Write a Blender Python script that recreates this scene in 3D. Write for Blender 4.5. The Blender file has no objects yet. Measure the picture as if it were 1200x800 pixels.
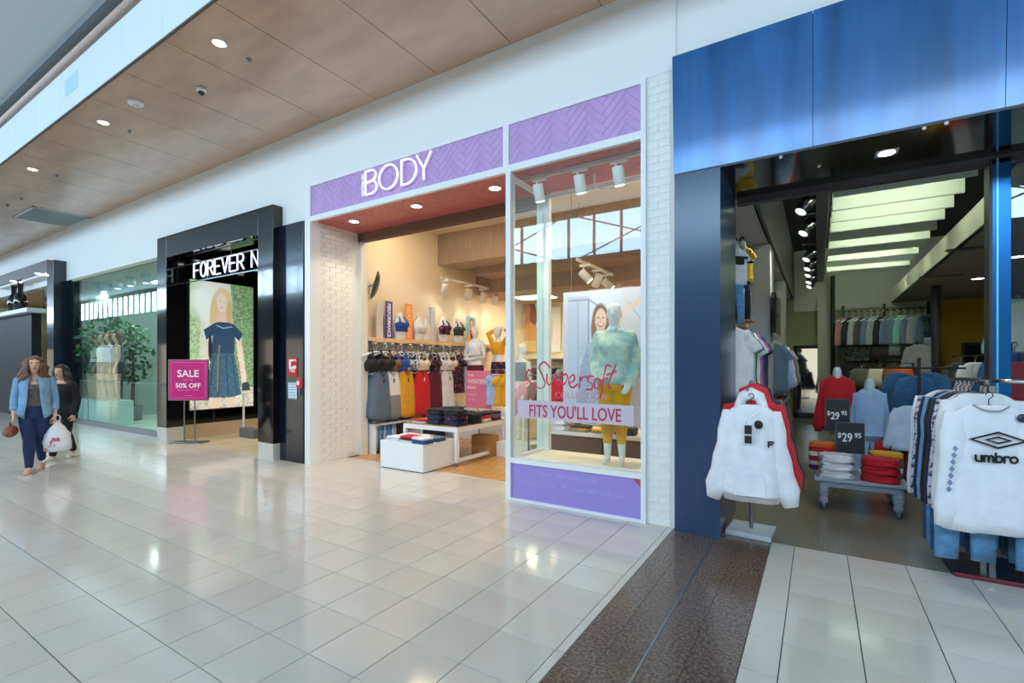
import bpy, bmesh, math, random
import numpy as np
from mathutils import Vector, Matrix

S = bpy.context.scene
COL = S.collection
PI = math.pi
random.seed(7)

# ------------------------------------------------------------------ camera
F, TH, VY, H = 569.0, 0.5620, 426.4, 1.6
cam_d = bpy.data.cameras.new('camera')
cam = bpy.data.objects.new('camera', cam_d); COL.objects.link(cam)
cam.location = (0, 0, H)
cam.rotation_euler = (PI / 2, 0, TH)
cam_d.sensor_width = 36; cam_d.lens = 36 * F / 1200
cam_d.shift_y = (VY - 400) / 1200
cam_d.clip_start = 0.05; cam_d.clip_end = 300
S.camera = cam

# ------------------------------------------------------------------ world, exposure
W = bpy.data.worlds.new('sky'); S.world = W; W.use_nodes = True
wn = W.node_tree; wn.nodes.clear()
wo = wn.nodes.new('ShaderNodeOutputWorld'); wb = wn.nodes.new('ShaderNodeBackground')
wtc = wn.nodes.new('ShaderNodeTexCoord'); wnz = wn.nodes.new('ShaderNodeTexNoise'); wr = wn.nodes.new('ShaderNodeValToRGB')
wnz.inputs['Scale'].default_value = 2.2; wnz.inputs['Detail'].default_value = 5
wr.color_ramp.elements[0].position = .38; wr.color_ramp.elements[0].color = (.40, .70, 1, 1)
wr.color_ramp.elements[1].position = .62; wr.color_ramp.elements[1].color = (.72, .89, 1, 1)
wn.links.new(wtc.outputs['Generated'], wnz.inputs['Vector']); wn.links.new(wnz.outputs['Fac'], wr.inputs['Fac'])
wn.links.new(wr.outputs['Color'], wb.inputs['Color']); wn.links.new(wb.outputs[0], wo.inputs[0])
SKY_STRENGTH = 15.5
wb.inputs['Strength'].default_value = SKY_STRENGTH
vs = S.view_settings
vs.view_transform = 'Standard'; vs.look = 'None'; vs.gamma = 1.0; vs.exposure = 0.0
try: vs.use_curve_mapping = False
except Exception: pass
S.cycles.max_bounces = 10; S.cycles.transparent_max_bounces = 16; S.cycles.diffuse_bounces = 5
S.cycles.glossy_bounces = 5; S.cycles.transmission_bounces = 6
S.cycles.sample_clamp_indirect = 6.0; S.cycles.caustics_reflective = False; S.cycles.caustics_refractive = False

# daylight portal lights fill the clerestory openings across the mall (sampling aid only, they emit the sky itself)
def portal(name, loc, sx, sy, rot):
    l = bpy.data.lights.new(name, 'AREA'); l.shape = 'RECTANGLE'; l.size = sx; l.size_y = sy
    l.cycles.is_portal = True
    o = bpy.data.objects.new(name, l); COL.objects.link(o); o.location = loc; o.rotation_euler = rot
    return o
OPP = -8.0                      # Y of the wall across the mall
CL0, CL1 = 5.8, 7.5             # clerestory sill and head
portal('clerestory_daylight', (-34, OPP - .12, (CL0 + CL1) / 2), 94, CL1 - CL0, (PI / 2, 0, 0))

# ------------------------------------------------------------------ geometry helpers
cT, sT = math.cos(TH), math.sin(TH)
def ray(u, v):
    r = (u - 600) / F
    return (cT * r - sT, sT * r + cT, (VY - v) / F)
def at_z(u, v, z=0.0):
    a = ray(u, v); t = (z - H) / a[2]; return Vector((a[0] * t, a[1] * t, z))
def at_y(u, v, Y):
    a = ray(u, v); t = Y / a[1]; return Vector((a[0] * t, Y, H + a[2] * t))
def at_x(u, v, X):
    a = ray(u, v); t = X / a[0]; return Vector((X, a[1] * t, H + a[2] * t))
def project(X, Y, Z):
    r = cT * X + sT * Y; d = -sT * X + cT * Y
    if d < .05: return None
    return 600 + F * r / d, VY - F * (Z - H) / d, d

def srgb(*c):
    if len(c) == 1: c = c[0]
    return tuple(((x / 255) / 12.92 if x / 255 <= .04045 else ((x / 255 + .055) / 1.055) ** 2.4) for x in c)

_M = {}
def mat(name, col=(200, 200, 200), rough=.5, metal=0.0, var=0.0, scale=30.0, bump=0.0, coat=0.0, coat_rough=.05,
        emit=None, estr=1.0, stretch=None, rnd=0.0, spec=.5, sheen=0.0, col2=None, lo=.35, hi=.65, bscale=None, bdist=.01):
    if name in _M: return _M[name]
    m = bpy.data.materials.new(name); m.use_nodes = True; _M[name] = m
    nt = m.node_tree; b = nt.nodes['Principled BSDF']
    c = srgb(*col)
    b.inputs['Base Color'].default_value = (*c, 1)
    b.inputs['Roughness'].default_value = rough; b.inputs['Metallic'].default_value = metal
    b.inputs['Specular IOR Level'].default_value = spec
    b.inputs['Coat Weight'].default_value = coat; b.inputs['Coat Roughness'].default_value = coat_rough
    if sheen: b.inputs['Sheen Weight'].default_value = sheen
    src = None
    if var or col2 or bump:
        tc = nt.nodes.new('ShaderNodeTexCoord'); mp = nt.nodes.new('ShaderNodeMapping')
        nz = nt.nodes.new('ShaderNodeTexNoise'); nz.inputs['Scale'].default_value = scale; nz.inputs['Detail'].default_value = 4
        if stretch: mp.inputs['Scale'].default_value = stretch
        nt.links.new(tc.outputs['Object'], mp.inputs['Vector']); nt.links.new(mp.outputs[0], nz.inputs['Vector'])
        if var or col2:
            rp = nt.nodes.new('ShaderNodeValToRGB')
            a = col2 if col2 else tuple(max(0, x * (1 - var)) for x in col)
            bb = col if col2 else tuple(min(255, x * (1 + var * .5)) for x in col)
            rp.color_ramp.elements[0].position = lo; rp.color_ramp.elements[0].color = (*srgb(*a), 1)
            rp.color_ramp.elements[1].position = hi; rp.color_ramp.elements[1].color = (*srgb(*bb), 1)
            nt.links.new(nz.outputs['Fac'], rp.inputs['Fac']); src = rp.outputs['Color']
        if bump:
            bp = nt.nodes.new('ShaderNodeBump'); bp.inputs['Strength'].default_value = bump; bp.inputs['Distance'].default_value = bdist
            if bscale:
                n2 = nt.nodes.new('ShaderNodeTexNoise'); n2.inputs['Scale'].default_value = bscale; nt.links.new(mp.outputs[0], n2.inputs['Vector'])
                nt.links.new(n2.outputs['Fac'], bp.inputs['Height'])
            else: nt.links.new(nz.outputs['Fac'], bp.inputs['Height'])
            nt.links.new(bp.outputs[0], b.inputs['Normal'])
    if rnd:
        oi = nt.nodes.new('ShaderNodeObjectInfo'); hs = nt.nodes.new('ShaderNodeHueSaturation')
        mr = nt.nodes.new('ShaderNodeMapRange'); mr.inputs['To Min'].default_value = 1 - rnd; mr.inputs['To Max'].default_value = 1 + rnd
        nt.links.new(oi.outputs['Random'], mr.inputs['Value']); nt.links.new(mr.outputs[0], hs.inputs['Value'])
        if src: nt.links.new(src, hs.inputs['Color'])
        else: hs.inputs['Color'].default_value = (*c, 1)
        src = hs.outputs['Color']
    if src: nt.links.new(src, b.inputs['Base Color'])
    if emit:
        b.inputs['Emission Color'].default_value = (*srgb(*emit), 1); b.inputs['Emission Strength'].default_value = estr
    return m

def glass_mat(name, tint=(245, 255, 252), k=1.0, base=.05):
    if name in _M: return _M[name]
    m = bpy.data.materials.new(name); m.use_nodes = True; _M[name] = m
    nt = m.node_tree; nt.nodes.clear()
    o = nt.nodes.new('ShaderNodeOutputMaterial'); t = nt.nodes.new('ShaderNodeBsdfTransparent'); g = nt.nodes.new('ShaderNodeBsdfGlossy')
    t.inputs[0].default_value = (*srgb(*tint), 1); g.inputs['Roughness'].default_value = 0.0; g.inputs[0].default_value = (1, 1, 1, 1)
    lw = nt.nodes.new('ShaderNodeLayerWeight'); lw.inputs['Blend'].default_value = .5
    p = nt.nodes.new('ShaderNodeMath'); p.operation = 'POWER'; p.inputs[1].default_value = 5
    ml = nt.nodes.new('ShaderNodeMath'); ml.operation = 'MULTIPLY_ADD'; ml.inputs[1].default_value = (1 - base) * k; ml.inputs[2].default_value = base * k
    mx = nt.nodes.new('ShaderNodeMixShader')
    nt.links.new(lw.outputs['Facing'], p.inputs[0]); nt.links.new(p.outputs[0], ml.inputs[0]); nt.links.new(ml.outputs[0], mx.inputs[0])
    nt.links.new(t.outputs[0], mx.inputs[1]); nt.links.new(g.outputs[0], mx.inputs[2]); nt.links.new(mx.outputs[0], o.inputs[0])
    return m

def print_mat(name, emit=0.0, rough=.5):
    if name in _M: return _M[name]
    m = bpy.data.materials.new(name); m.use_nodes = True; _M[name] = m
    nt = m.node_tree; b = nt.nodes['Principled BSDF']; b.inputs['Roughness'].default_value = rough
    a = nt.nodes.new('ShaderNodeAttribute'); a.attribute_name = 'print_colour'
    nt.links.new(a.outputs['Color'], b.inputs['Base Color'])
    if emit:
        nt.links.new(a.outputs['Color'], b.inputs['Emission Color']); b.inputs['Emission Strength'].default_value = emit
    return m

def put(o, parent=None):
    COL.objects.link(o)
    if parent is not None: o.parent = parent
    return o

class MB:
    """collects shapes into one mesh"""
    def __init__(s): s.v = []; s.f = []; s.sm = []
    def add(s, vs, fs, smooth=False):
        n = len(s.v); s.v += [tuple(p) for p in vs]; s.f += [tuple(i + n for i in f) for f in fs]; s.sm += [smooth] * len(fs); return s
    def box(s, x0, y0, z0, x1, y1, z1, bev=0.0):
        if bev:
            bm = bmesh.new(); bmesh.ops.create_cube(bm, size=1)
            bmesh.ops.scale(bm, vec=(x1 - x0, y1 - y0, z1 - z0), verts=bm.verts)
            bmesh.ops.translate(bm, vec=((x0 + x1) / 2, (y0 + y1) / 2, (z0 + z1) / 2), verts=bm.verts)
            bmesh.ops.bevel(bm, geom=bm.edges[:], offset=bev, segments=2, affect='EDGES', profile=.5)
            bm.verts.index_update(); s.add([v.co[:] for v in bm.verts], [[v.index for v in f.verts] for f in bm.faces]); bm.free(); return s
        v = [(x0, y0, z0), (x1, y0, z0), (x1, y1, z0), (x0, y1, z0), (x0, y0, z1), (x1, y0, z1), (x1, y1, z1), (x0, y1, z1)]
        return s.add(v, [(0, 3, 2, 1), (4, 5, 6, 7), (0, 1, 5, 4), (1, 2, 6, 5), (2, 3, 7, 6), (3, 0, 4, 7)])
    def prism(s, pts, off):
        """polygon (3-D points) extruded by vector off"""
        n = len(pts); off = Vector(off); p = [Vector(q) for q in pts]
        v = p + [q + off for q in p]
        f = [tuple(range(n - 1, -1, -1)), tuple(range(n, 2 * n))] + [(i, (i + 1) % n, n + (i + 1) % n, n + i) for i in range(n)]
        return s.add(v, f)
    def rings(s, rings, cap=True, smooth=True, closed=True):
        n = len(rings[0]); v = [p for r in rings for p in r]; f = []
        for k in range(len(rings) - 1):
            for i in range(n if closed else n - 1):
                j = (i + 1) % n
                f.append((k * n + i, k * n + j, (k + 1) * n + j, (k + 1) * n + i))
        if cap: f += [tuple(range(n - 1, -1, -1)), tuple(range((len(rings) - 1) * n, len(rings) * n))]
        return s.add(v, f, smooth)
    def limb(s, pts, radii, ratio=1.0, up=(0, 1, 0), n=10, round_ends=True, smooth=True):
        """tapered tube through pts; ratio scales the radius along 'up'"""
        P = [Vector(p) for p in pts]; R = list(radii) if hasattr(radii, '__len__') else [radii] * len(P)
        if round_ends:
            d0 = (P[0] - P[1]).normalized(); d1 = (P[-1] - P[-2]).normalized()
            a, b, ra, rb = P[0], P[-1], R[0], R[-1]
            P = [a + d0 * ra * .8, a + d0 * ra * .5] + P + [b + d1 * rb * .5, b + d1 * rb * .8]
            R = [ra * .3, ra * .8] + R + [rb * .8, rb * .3]
        rs = []
        for i, p in enumerate(P):
            t = (P[min(i + 1, len(P) - 1)] - P[max(i - 1, 0)]).normalized()
            u = Vector(up); 
            if abs(u.dot(t)) > .95: u = Vector((1, 0, 0)) if abs(t.x) < .9 else Vector((0, 0, 1))
            a = u.cross(t).normalized(); b = t.cross(a).normalized(); q = ratio if not hasattr(ratio, '__len__') else ratio[min(i, len(ratio) - 1)]
            rs.append([p + a * math.cos(2 * PI * k / n) * R[i] + b * math.sin(2 * PI * k / n) * R[i] * q for k in range(n)])
        return s.rings(rs, True, smooth)
    def tube(s, pts, r, n=8, smooth=True): return s.limb(pts, r, n=n, round_ends=False, up=(0, 0.31, .95), smooth=smooth)
    def cyl(s, a, b, r, n=16, r2=None): return s.limb([a, b], [r, r if r2 is None else r2], n=n, round_ends=False, up=(.3, .9, .2), smooth=False)
    def lathe(s, c, prof, n=20, axis='z', smooth=True):
        rs = []
        for r, h in prof:
            if axis == 'z': rs.append([(c[0] + r * math.cos(2 * PI * k / n), c[1] + r * math.sin(2 * PI * k / n), c[2] + h) for k in range(n)])
            elif axis == 'y': rs.append([(c[0] + r * math.cos(2 * PI * k / n), c[1] + h, c[2] + r * math.sin(2 * PI * k / n)) for k in range(n)])
            else: rs.append([(c[0] + h, c[1] + r * math.cos(2 * PI * k / n), c[2] + r * math.sin(2 * PI * k / n)) for k in range(n)])
        return s.rings(rs, True, smooth)
    def ellip(s, c, rx, ry, rz, n=14, m=9):
        rs = []
        for k in range(m):
            a = -PI / 2 + .12 + (PI - .24) * k / (m - 1)
            rs.append([(c[0] + rx * math.cos(a) * math.cos(2 * PI * i / n), c[1] + ry * math.cos(a) * math.sin(2 * PI * i / n), c[2] + rz * math.sin(a)) for i in range(n)])
        return s.rings(rs)
    def mesh(s, name, m=None):
        me = bpy.data.meshes.new(name); me.from_pydata(s.v, [], s.f); me.update()
        me.polygons.foreach_set('use_smooth', s.sm)
        bm = bmesh.new(); bm.from_mesh(me); bmesh.ops.recalc_face_normals(bm, faces=bm.faces); bm.to_mesh(me); bm.free()
        if m: me.materials.append(m)
        return me
    def build(s, name, m, parent=None, loc=None, rz=0.0):
        o = put(bpy.data.objects.new(name, s.mesh(name, m)), parent)
        if loc is not None: o.location = loc
        if rz: o.rotation_euler = (0, 0, rz)
        return o
    def fused(s, name, m, voxel, smooth=4):
        """one continuous surface out of the overlapping lofts"""
        me = s.mesh(name + '_raw'); o = bpy.data.objects.new('fuse', me); COL.objects.link(o)
        a = o.modifiers.new('r', 'REMESH'); a.mode = 'VOXEL'; a.voxel_size = voxel; a.use_smooth_shade = True
        b = o.modifiers.new('s', 'SMOOTH'); b.iterations = smooth; b.factor = .5
        bpy.context.view_layer.update()
        out = bpy.data.meshes.new_from_object(o.evaluated_get(bpy.context.evaluated_depsgraph_get()))
        bpy.data.objects.remove(o); bpy.data.meshes.remove(me); out.name = name
        out.polygons.foreach_set('use_smooth', [True] * len(out.polygons)); out.materials.clear(); out.materials.append(m)
        return out

def use(name, me, parent=None, loc=None, rz=0.0, m=None, scale=None, rot=None):
    """an object on shared mesh data, with its own material if m is given"""
    o = put(bpy.data.objects.new(name, me), parent)
    if loc is not None: o.location = loc
    if rz: o.rotation_euler = (0, 0, rz)
    if rot: o.rotation_euler = rot
    if scale: o.scale = scale if hasattr(scale, '__len__') else (scale,) * 3
    if m and o.material_slots:
        o.material_slots[0].link = 'OBJECT'; o.material_slots[0].material = m
    return o
def tag(o, label, cat, group=None):
    o['label'] = label; o['category'] = cat
    if group: o['group'] = group
    return o
def thing(name, label, cat, loc=(0, 0, 0), rz=0.0, group=None):
    o = put(bpy.data.objects.new(name, None)); o.location = loc; o.rotation_euler = (0, 0, rz); o.empty_display_size = .1
    return tag(o, label, cat, group)
def struct(name, mb, m, parent=None, loc=None):
    o = mb.build(name, m, parent, loc)
    if parent is None: o['kind'] = 'structure'
    return o

def text(name, body, size, m, parent, loc, rot=(PI / 2, 0, 0), extrude=.002, bold=0.0, align='LEFT', sx=1.0, space=1.0, label=None):
    c = bpy.data.curves.new(name, 'FONT'); c.body = body; c.size = size; c.extrude = extrude; c.offset = bold; c.align_x = align
    c.space_character = space; c.resolution_u = 3
    o = bpy.data.objects.new(name, c); COL.objects.link(o); bpy.context.view_layer.update()
    me = bpy.data.meshes.new_from_object(o.evaluated_get(bpy.context.evaluated_depsgraph_get()))
    bpy.data.objects.remove(o); bpy.data.curves.remove(c)
    me.materials.clear(); me.materials.append(m); me.name = name
    o = put(bpy.data.objects.new(name, me), parent); o.location = loc; o.rotation_euler = rot; o.scale = (sx, 1, 1)
    if label: o['label'] = label
    return o

def catmull(pts, k=6):
    P = [Vector(p) for p in pts]; P = [P[0] * 2 - P[1]] + P + [P[-1] * 2 - P[-2]]; out = []
    for i in range(1, len(P) - 2):
        a, b, c, d = P[i - 1:i + 3]
        for j in range(k):
            t = j / k; out.append(.5 * ((2 * b) + (c - a) * t + (2 * a - 5 * b + 4 * c - d) * t * t + (-a + 3 * b - 3 * c + d) * t ** 3))
    out.append(P[-2]); return out

# ------------------------------------------------------------------ printed pictures (vertex-coloured sheets)
class Canvas:
    def __init__(s, w, h, bg):
        s.w, s.h = w, h; s.a = np.empty((h, w, 3)); s.a[:] = bg
        yy, xx = np.mgrid[0:h, 0:w]; s.x = (xx + .5) / w; s.y = (yy + .5) / h      # y runs down
    def mix(s, mask, col): 
        m = np.clip(mask, 0, 1)[..., None]; s.a = s.a * (1 - m) + np.array(col, float) * m
    def grad(s, c0, c1): s.a = s.a * 0 + np.array(c0, float) * (1 - s.y[..., None]) + np.array(c1, float) * s.y[..., None]
    def ell(s, cx, cy, rx, ry, col, soft=.15, rot=0.0):
        dx, dy = s.x - cx, (s.y - cy) * s.h / s.w; ry = ry * s.h / s.w
        c, n = math.cos(rot), math.sin(rot); X, Y = dx * c + dy * n, -dx * n + dy * c
        s.mix((1 - np.sqrt((X / rx) ** 2 + (Y / ry) ** 2)) / soft + .5, col)
    def poly(s, pts, col):
        inside = np.zeros(s.x.shape, bool); n = len(pts)
        for i in range(n):
            (x0, y0), (x1, y1) = pts[i], pts[(i + 1) % n]
            if y0 == y1: continue
            c = ((y0 > s.y) != (y1 > s.y)) & (s.x < (x1 - x0) * (s.y - y0) / (y1 - y0) + x0); inside ^= c
        s.mix(inside.astype(float), col)
    def line(s, pts, w, col):
        asp = s.h / s.w; d = np.full(s.x.shape, 9.0)
        for (x0, y0), (x1, y1) in zip(pts[:-1], pts[1:]):
            ax, ay = x1 - x0, (y1 - y0) * asp; L = ax * ax + ay * ay + 1e-9
            t = np.clip(((s.x - x0) * ax + (s.y - y0) * asp * ay) / L, 0, 1)
            d = np.minimum(d, np.hypot(s.x - x0 - t * ax, (s.y - y0) * asp - t * ay))
        s.mix((w - d) / (w * .4) + .5, col)
    def speck(s, amp, size, box=None, seed=0):
        r = np.random.RandomState(seed); n = r.rand(s.h // size + 1, s.w // size + 1)
        n = np.kron(n, np.ones((size, size)))[:s.h, :s.w]; m = 1 + (n - .5) * amp
        if box is not None:
            inb = (s.x > box[0]) & (s.y > box[1]) & (s.x < box[2]) & (s.y < box[3]); m = np.where(inb, m, 1)
        s.a = s.a * m[..., None]
    def sheet(s, name, W_, H_, m, parent, loc, rot=(0, 0, 0)):
        """grid in the XZ plane, lower-left corner at the origin, facing -Y"""
        w, h = s.w, s.h; xs = np.linspace(0, W_, w + 1); zs = np.linspace(H_, 0, h + 1)
        X, Z = np.meshgrid(xs, zs); v = np.stack([X.ravel(), np.zeros(X.size), Z.ravel()], 1)
        i = np.arange(h)[:, None] * (w + 1) + np.arange(w)[None]; f = np.stack([i, i + w + 1, i + w + 2, i + 1], -1).reshape(-1, 4)
        me = bpy.data.meshes.new(name); me.from_pydata(v.tolist(), [], f.tolist()); me.update()
        at = me.attributes.new('print_colour', 'FLOAT_COLOR', 'FACE')
        c = np.clip(s.a, 0, 255).reshape(-1, 3) / 255; c = np.where(c <= .04045, c / 12.92, ((c + .055) / 1.055) ** 2.4)
        at.data.foreach_set('color', np.concatenate([c, np.ones((len(c), 1))], 1).astype(np.float32).ravel())
        me.materials.append(m)
        o = put(bpy.data.objects.new(name, me), parent); o.location = loc; o.rotation_euler = rot
        return o

# ------------------------------------------------------------------ common materials
M_white = mat('white_paint', (236, 238, 240), .55)
M_whitegloss = mat('white_gloss_paint', (240, 242, 244), .3)
M_black = mat('black_gloss', (14, 15, 18), .08, coat=.6)
M_blackmat = mat('black_matte', (22, 22, 24), .6)
M_chrome = mat('chrome', (205, 208, 212), .18, 1.0)
M_steel = mat('brushed_steel', (150, 155, 160), .35, 1.0)
M_wood = mat('oak', (196, 150, 96), .45, var=.22, scale=9, stretch=(1, 12, 12))
M_text_white = mat('white_lettering', (250, 250, 250), .5)
M_hanger = mat('white_hanger', (225, 228, 232), .4)
M_hangerk = mat('black_hanger', (25, 25, 27), .4)
M_mannequin = mat('mannequin_white', (226, 226, 226), .35)
M_tagk = mat('black_card', (24, 24, 28), .6)
M_tagw = mat('white_card', (238, 238, 236), .6)
def lamp_mat(name, col, s): return mat(name, col, .4, emit=col, estr=s)
M_lens = lamp_mat('lamp_lens', (255, 246, 226), 14)
M_lenscool = lamp_mat('cool_lamp_lens', (248, 250, 255), 14)
def spot(name, parent, loc, power, col, angle=1.4, rot=(0, 0, 0), r=.05, blend=.6):
    l = bpy.data.lights.new(name, 'SPOT'); l.energy = power; l.color = srgb(*col); l.spot_size = angle; l.spot_blend = blend; l.shadow_soft_size = r
    o = put(bpy.data.objects.new(name, l), parent); o.location = loc; o.rotation_euler = rot; return o
# ================================================================== THE MALL SHELL
FY = 4.85                      # plane of the shopfronts
SOF = 5.38                     # wooden soffit over the walkway
M_wall = mat('mall_wall_paint', (236, 238, 238), .6)
M_tile = mat('porcelain_tile', (214, 208, 199), .10, var=.025, scale=1.2, rnd=.025, spec=.65)
M_grout = mat('grout', (84, 82, 80), .8)
M_granite = mat('brown_granite', (134, 112, 98), .16, col2=(82, 66, 58), scale=52, lo=.4, hi=.66)
M_soffit = mat('soffit_plywood', (204, 172, 150), .26, var=.05, scale=1.2, stretch=(1, 3, 1), rnd=.02, spec=.6, coat=.25, coat_rough=.2)
M_brick = mat('painted_brick', (238, 238, 236), .55, var=.03, scale=14, bump=.25, rnd=.02)
M_mortar = mat('painted_mortar', (234, 234, 232), .7)

def convex_clip(poly, x0, y0, x1, y1):
    for ax, lim, sg in ((0, x0, 1), (0, x1, -1), (1, y0, 1), (1, y1, -1)):
        out = []
        for i, p in enumerate(poly):
            q = poly[(i + 1) % len(poly)]; a, b = (p[ax] - lim) * sg, (q[ax] - lim) * sg
            if a >= 0: out.append(p)
            if a * b < 0: t = a / (a - b); out.append((p[0] + (q[0] - p[0]) * t, p[1] + (q[1] - p[1]) * t))
        poly = out
        if len(poly) < 3: return []
    return poly

# ---- floor: porcelain tiles and a granite strip, each piece a part
fl = MB(); fl.box(-80, OPP, -.12, 12, FY + .9, -.006)
floor = struct('floor', fl, M_grout)
TS = .380; G = .0028
TX0, TY0 = -.1727, 1.671       # grid lines right of the granite strip; rows are common
GX0, GX1 = -1.185, -.352       # granite strip
TXL = -2.382
tile_me = MB().box(-TS / 2 + G, -TS / 2 + G, -.012, TS / 2 - G, TS / 2 - G, 0, bev=.0012).mesh('tile', M_tile)
plain_tile = MB().box(-TS / 2 + G, -TS / 2 + G, -.006, TS / 2 - G, TS / 2 - G, 0).mesh('tile', M_tile)
cells = []
def cellcols():
    x = TXL
    while x > -80: x -= TS
    while x < GX0:
        if x > -80: yield max(x, -80), min(x + TS, GX0)
        x += TS
    x = GX1; yield GX1, TX0
    x = TX0
    while x < 6: yield x, x + TS; x += TS
rows = []; y = TY0 - TS * 25
while y < 5.5:
    rows.append((y, y + TS)); y += TS
for (xa0, xb0) in cellcols():
    if xb0 - xa0 < .03: continue
    for (ya, yb) in rows:
        xa, xb = xa0, xb0
        if xb > -6.86 and xa < -3.12: yy = min(yb, 5.56)
        else: yy = min(yb, 4.93 if xa > -.4 else FY + .05)
        if ya > FY: xa, xb = max(xa, -6.85), min(xb, -3.13)
        if xb - xa < .03 or yy - ya < .03: continue
        p = project((xa + xb) / 2, (ya + yy) / 2, 0); sc = 0
        if p and -20 < p[0] < 1220 and p[1] < 830: sc = (xb - xa) * (yy - ya) / p[2] ** 3
        cells.append((sc, xa, xb, ya, yy))
cells.sort(key=lambda c: -c[0])
far = MB()
for n, (sc, xa, xb, ya, yb) in enumerate(cells):
    if n < 298 and sc > 0:
        if abs(xb - xa - TS) < 1e-4 and abs(yb - ya - TS) < 1e-4: use('tile', tile_me, floor, ((xa + xb) / 2, (ya + yb) / 2, 0))
        else: MB().box(xa + G, ya + G, -.012, xb - G, yb - G, 0).build('tile', M_tile, floor)
    elif ya > -3 or sc > 0: far.box(xa + G, ya + G, -.006, xb - G, yb - G, 0)
    else: far.box(xa + G, ya + G, -.006, xb - G, yb - G, 0)
o = far.build('far_tiles', M_tile, floor); o['kind'] = 'stuff'
y = FY + .06; MID = -.80
while y > -3:
    for (a, b) in ((GX0 + .003, -1.0), (-.997, MID - .008), (MID + .008, -.60), (-.597, GX1 - .003)):
        MB().box(a, y - .757, -.012, b, y, 0).build('granite_slab', M_granite, floor)
    y -= .76
MB().box(MID - .007, -3, -.01, MID + .007, FY + .06, .0015).build('expansion_joint', M_steel, floor)

# ---- front wall above and between the shopfronts
w = MB()
w.box(-80, FY, 3.93, -11.75, FY + .2, SOF); w.box(-11.75, FY, 4.2, -6.96, FY + .2, SOF)
w.box(-6.96, FY, 4.47, -1.17, FY + .2, SOF); w.box(-1.17, FY + .02, 3.42, 9, FY + .2, SOF)
w.box(-7.7, FY, 3.9, -6.96, FY + .2, 4.2)
w.box(-80, FY, 0, -27, FY + .2, 3.93)
struct('wall_front', w, M_wall)
# shop party walls that close the shell behind
w = MB(); w.box(-80, FY + .2, 0, -79.8, FY + 9, SOF); w.box(-80, 17, -.1, 9, 17.2, SOF); w.box(8.8, FY + .2, 0, 9, 17, SOF)
w.box(-80, FY + .2, SOF - .1, 9, 17.2, SOF)
struct('wall_back', w, M_wall)

# ---- wooden soffit: panels as parts, bulkhead, void ceiling
LIP = 2.62
c = MB(); c.box(-80, LIP + .16, SOF + .02, 12, FY + .2, SOF + .14); c.box(-80, LIP - .2, 6.62, 12, 17.2, 6.72)  # upper slab is an unseen roof added to keep sky light out
soffit = struct('ceiling', c, mat('soffit_backing', (60, 48, 40), .8))
xs = []; x = -1.93
while x > -80: xs.append(x); x -= 1.135
x = -1.93 + 1.135
while x < 12: xs.insert(0, x); x += 1.135
xs = [12] + xs + [-80]
for a, b in zip(xs[1:], xs[:-1]):
    MB().box(a + .005, LIP + .012, SOF, b - .005, FY - .004, SOF + .02).build('ceiling_panel', M_soffit, soffit)
M_bulk = mat('bulkhead_paint', (226, 234, 238), .55, rnd=.008)
bk = MB(); bk.box(-80, LIP + .021, SOF + .03, 12, LIP + .14, 6.055); bulk = struct('wall_bulkhead', bk, M_bulk)
for a, b in zip(xs[1:], xs[:-1]):
    MB().box(a + .002, LIP, SOF + .004, b - .002, LIP + .02, 6.06).build('panel', M_bulk, bulk)
MB().box(-80, LIP - .012, SOF - .015, 12, LIP + .014, SOF + .006).build('edge_trim', mat('bronze_trim', (96, 78, 66), .5), bulk)
p = at_y(84, 98, LIP); MB().box(p.x - .25, LIP - .006, p.z - .12, p.x + .25, LIP, p.z + .12).build('access_hatch', mat('pale_blue_hatch', (186, 222, 232), .5), bulk)
vc = MB(); vc.prism([(-80, LIP - .1, 6.36), (12, LIP - .1, 6.36), (12, OPP, 7.75), (-80, OPP, 7.75)], (0, 0, .12))
struct('ceiling_void', vc, mat('void_ceiling_paint', (198, 204, 206), .6))
t = MB(); t.box(-80, LIP + .10, 6.04, 12, LIP + .16, 6.62)
struct('trim_1', t, mat('brown_timber_recess', (134, 104, 84), .5))
t = MB(); t.box(-80, LIP - .12, 6.27, 12, LIP + .0, 6.36); struct('trim_2', t, mat('grey_edge_beam', (120, 128, 136), .5))

# ---- across the mall (outside the frame: seen only in reflections)
w = MB(); w.box(-80, OPP - .2, 0, 12, OPP, CL0); w.box(-80, OPP - .2, CL1, 12, OPP, 8.0)
w.box(-80.2, OPP, 0, -80, FY, 8); w.box(12, OPP, 0, 12.2, FY, 8)
opp = struct('wall_opposite', w, mat('opposite_wall_paint', (118, 120, 122), .6))
M_mull = mat('window_mullion', (70, 74, 80), .5)
m = MB(); x = -80
while x < 12: m.box(x - .04, OPP - .12, CL0, x + .04, OPP, CL1); x += 1.1
m.box(-80, OPP - .12, CL0 - .03, 12, OPP + .02, CL0 + .05); m.box(-80, OPP - .12, CL1 - .05, 12, OPP, CL1 + .03)
x = -80
while x < 8: m.tube([(x, OPP + .02, CL0 - .2), (x + 5.5, OPP + .02, CL1 + .1)], .03, 6); m.tube([(x + 5.5, OPP + .02, CL0 - .2), (x, OPP + .02, CL1 + .1)], .03, 6); x += 5.5
struct('window_1', m, M_mull)
M_opplit = mat('lit_shopfront', (255, 236, 205), .5, emit=(255, 232, 200), estr=1.0)
M_oppdark = mat('dark_shopfront', (40, 42, 46), .2)
for i in range(13):
    x = -78 + i * 7
    MB().box(x, OPP, .1, x + 4.6, OPP + .03, 3.1).build('opposite_shopfront', M_opplit if i % 2 else M_oppdark, opp)

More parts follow.
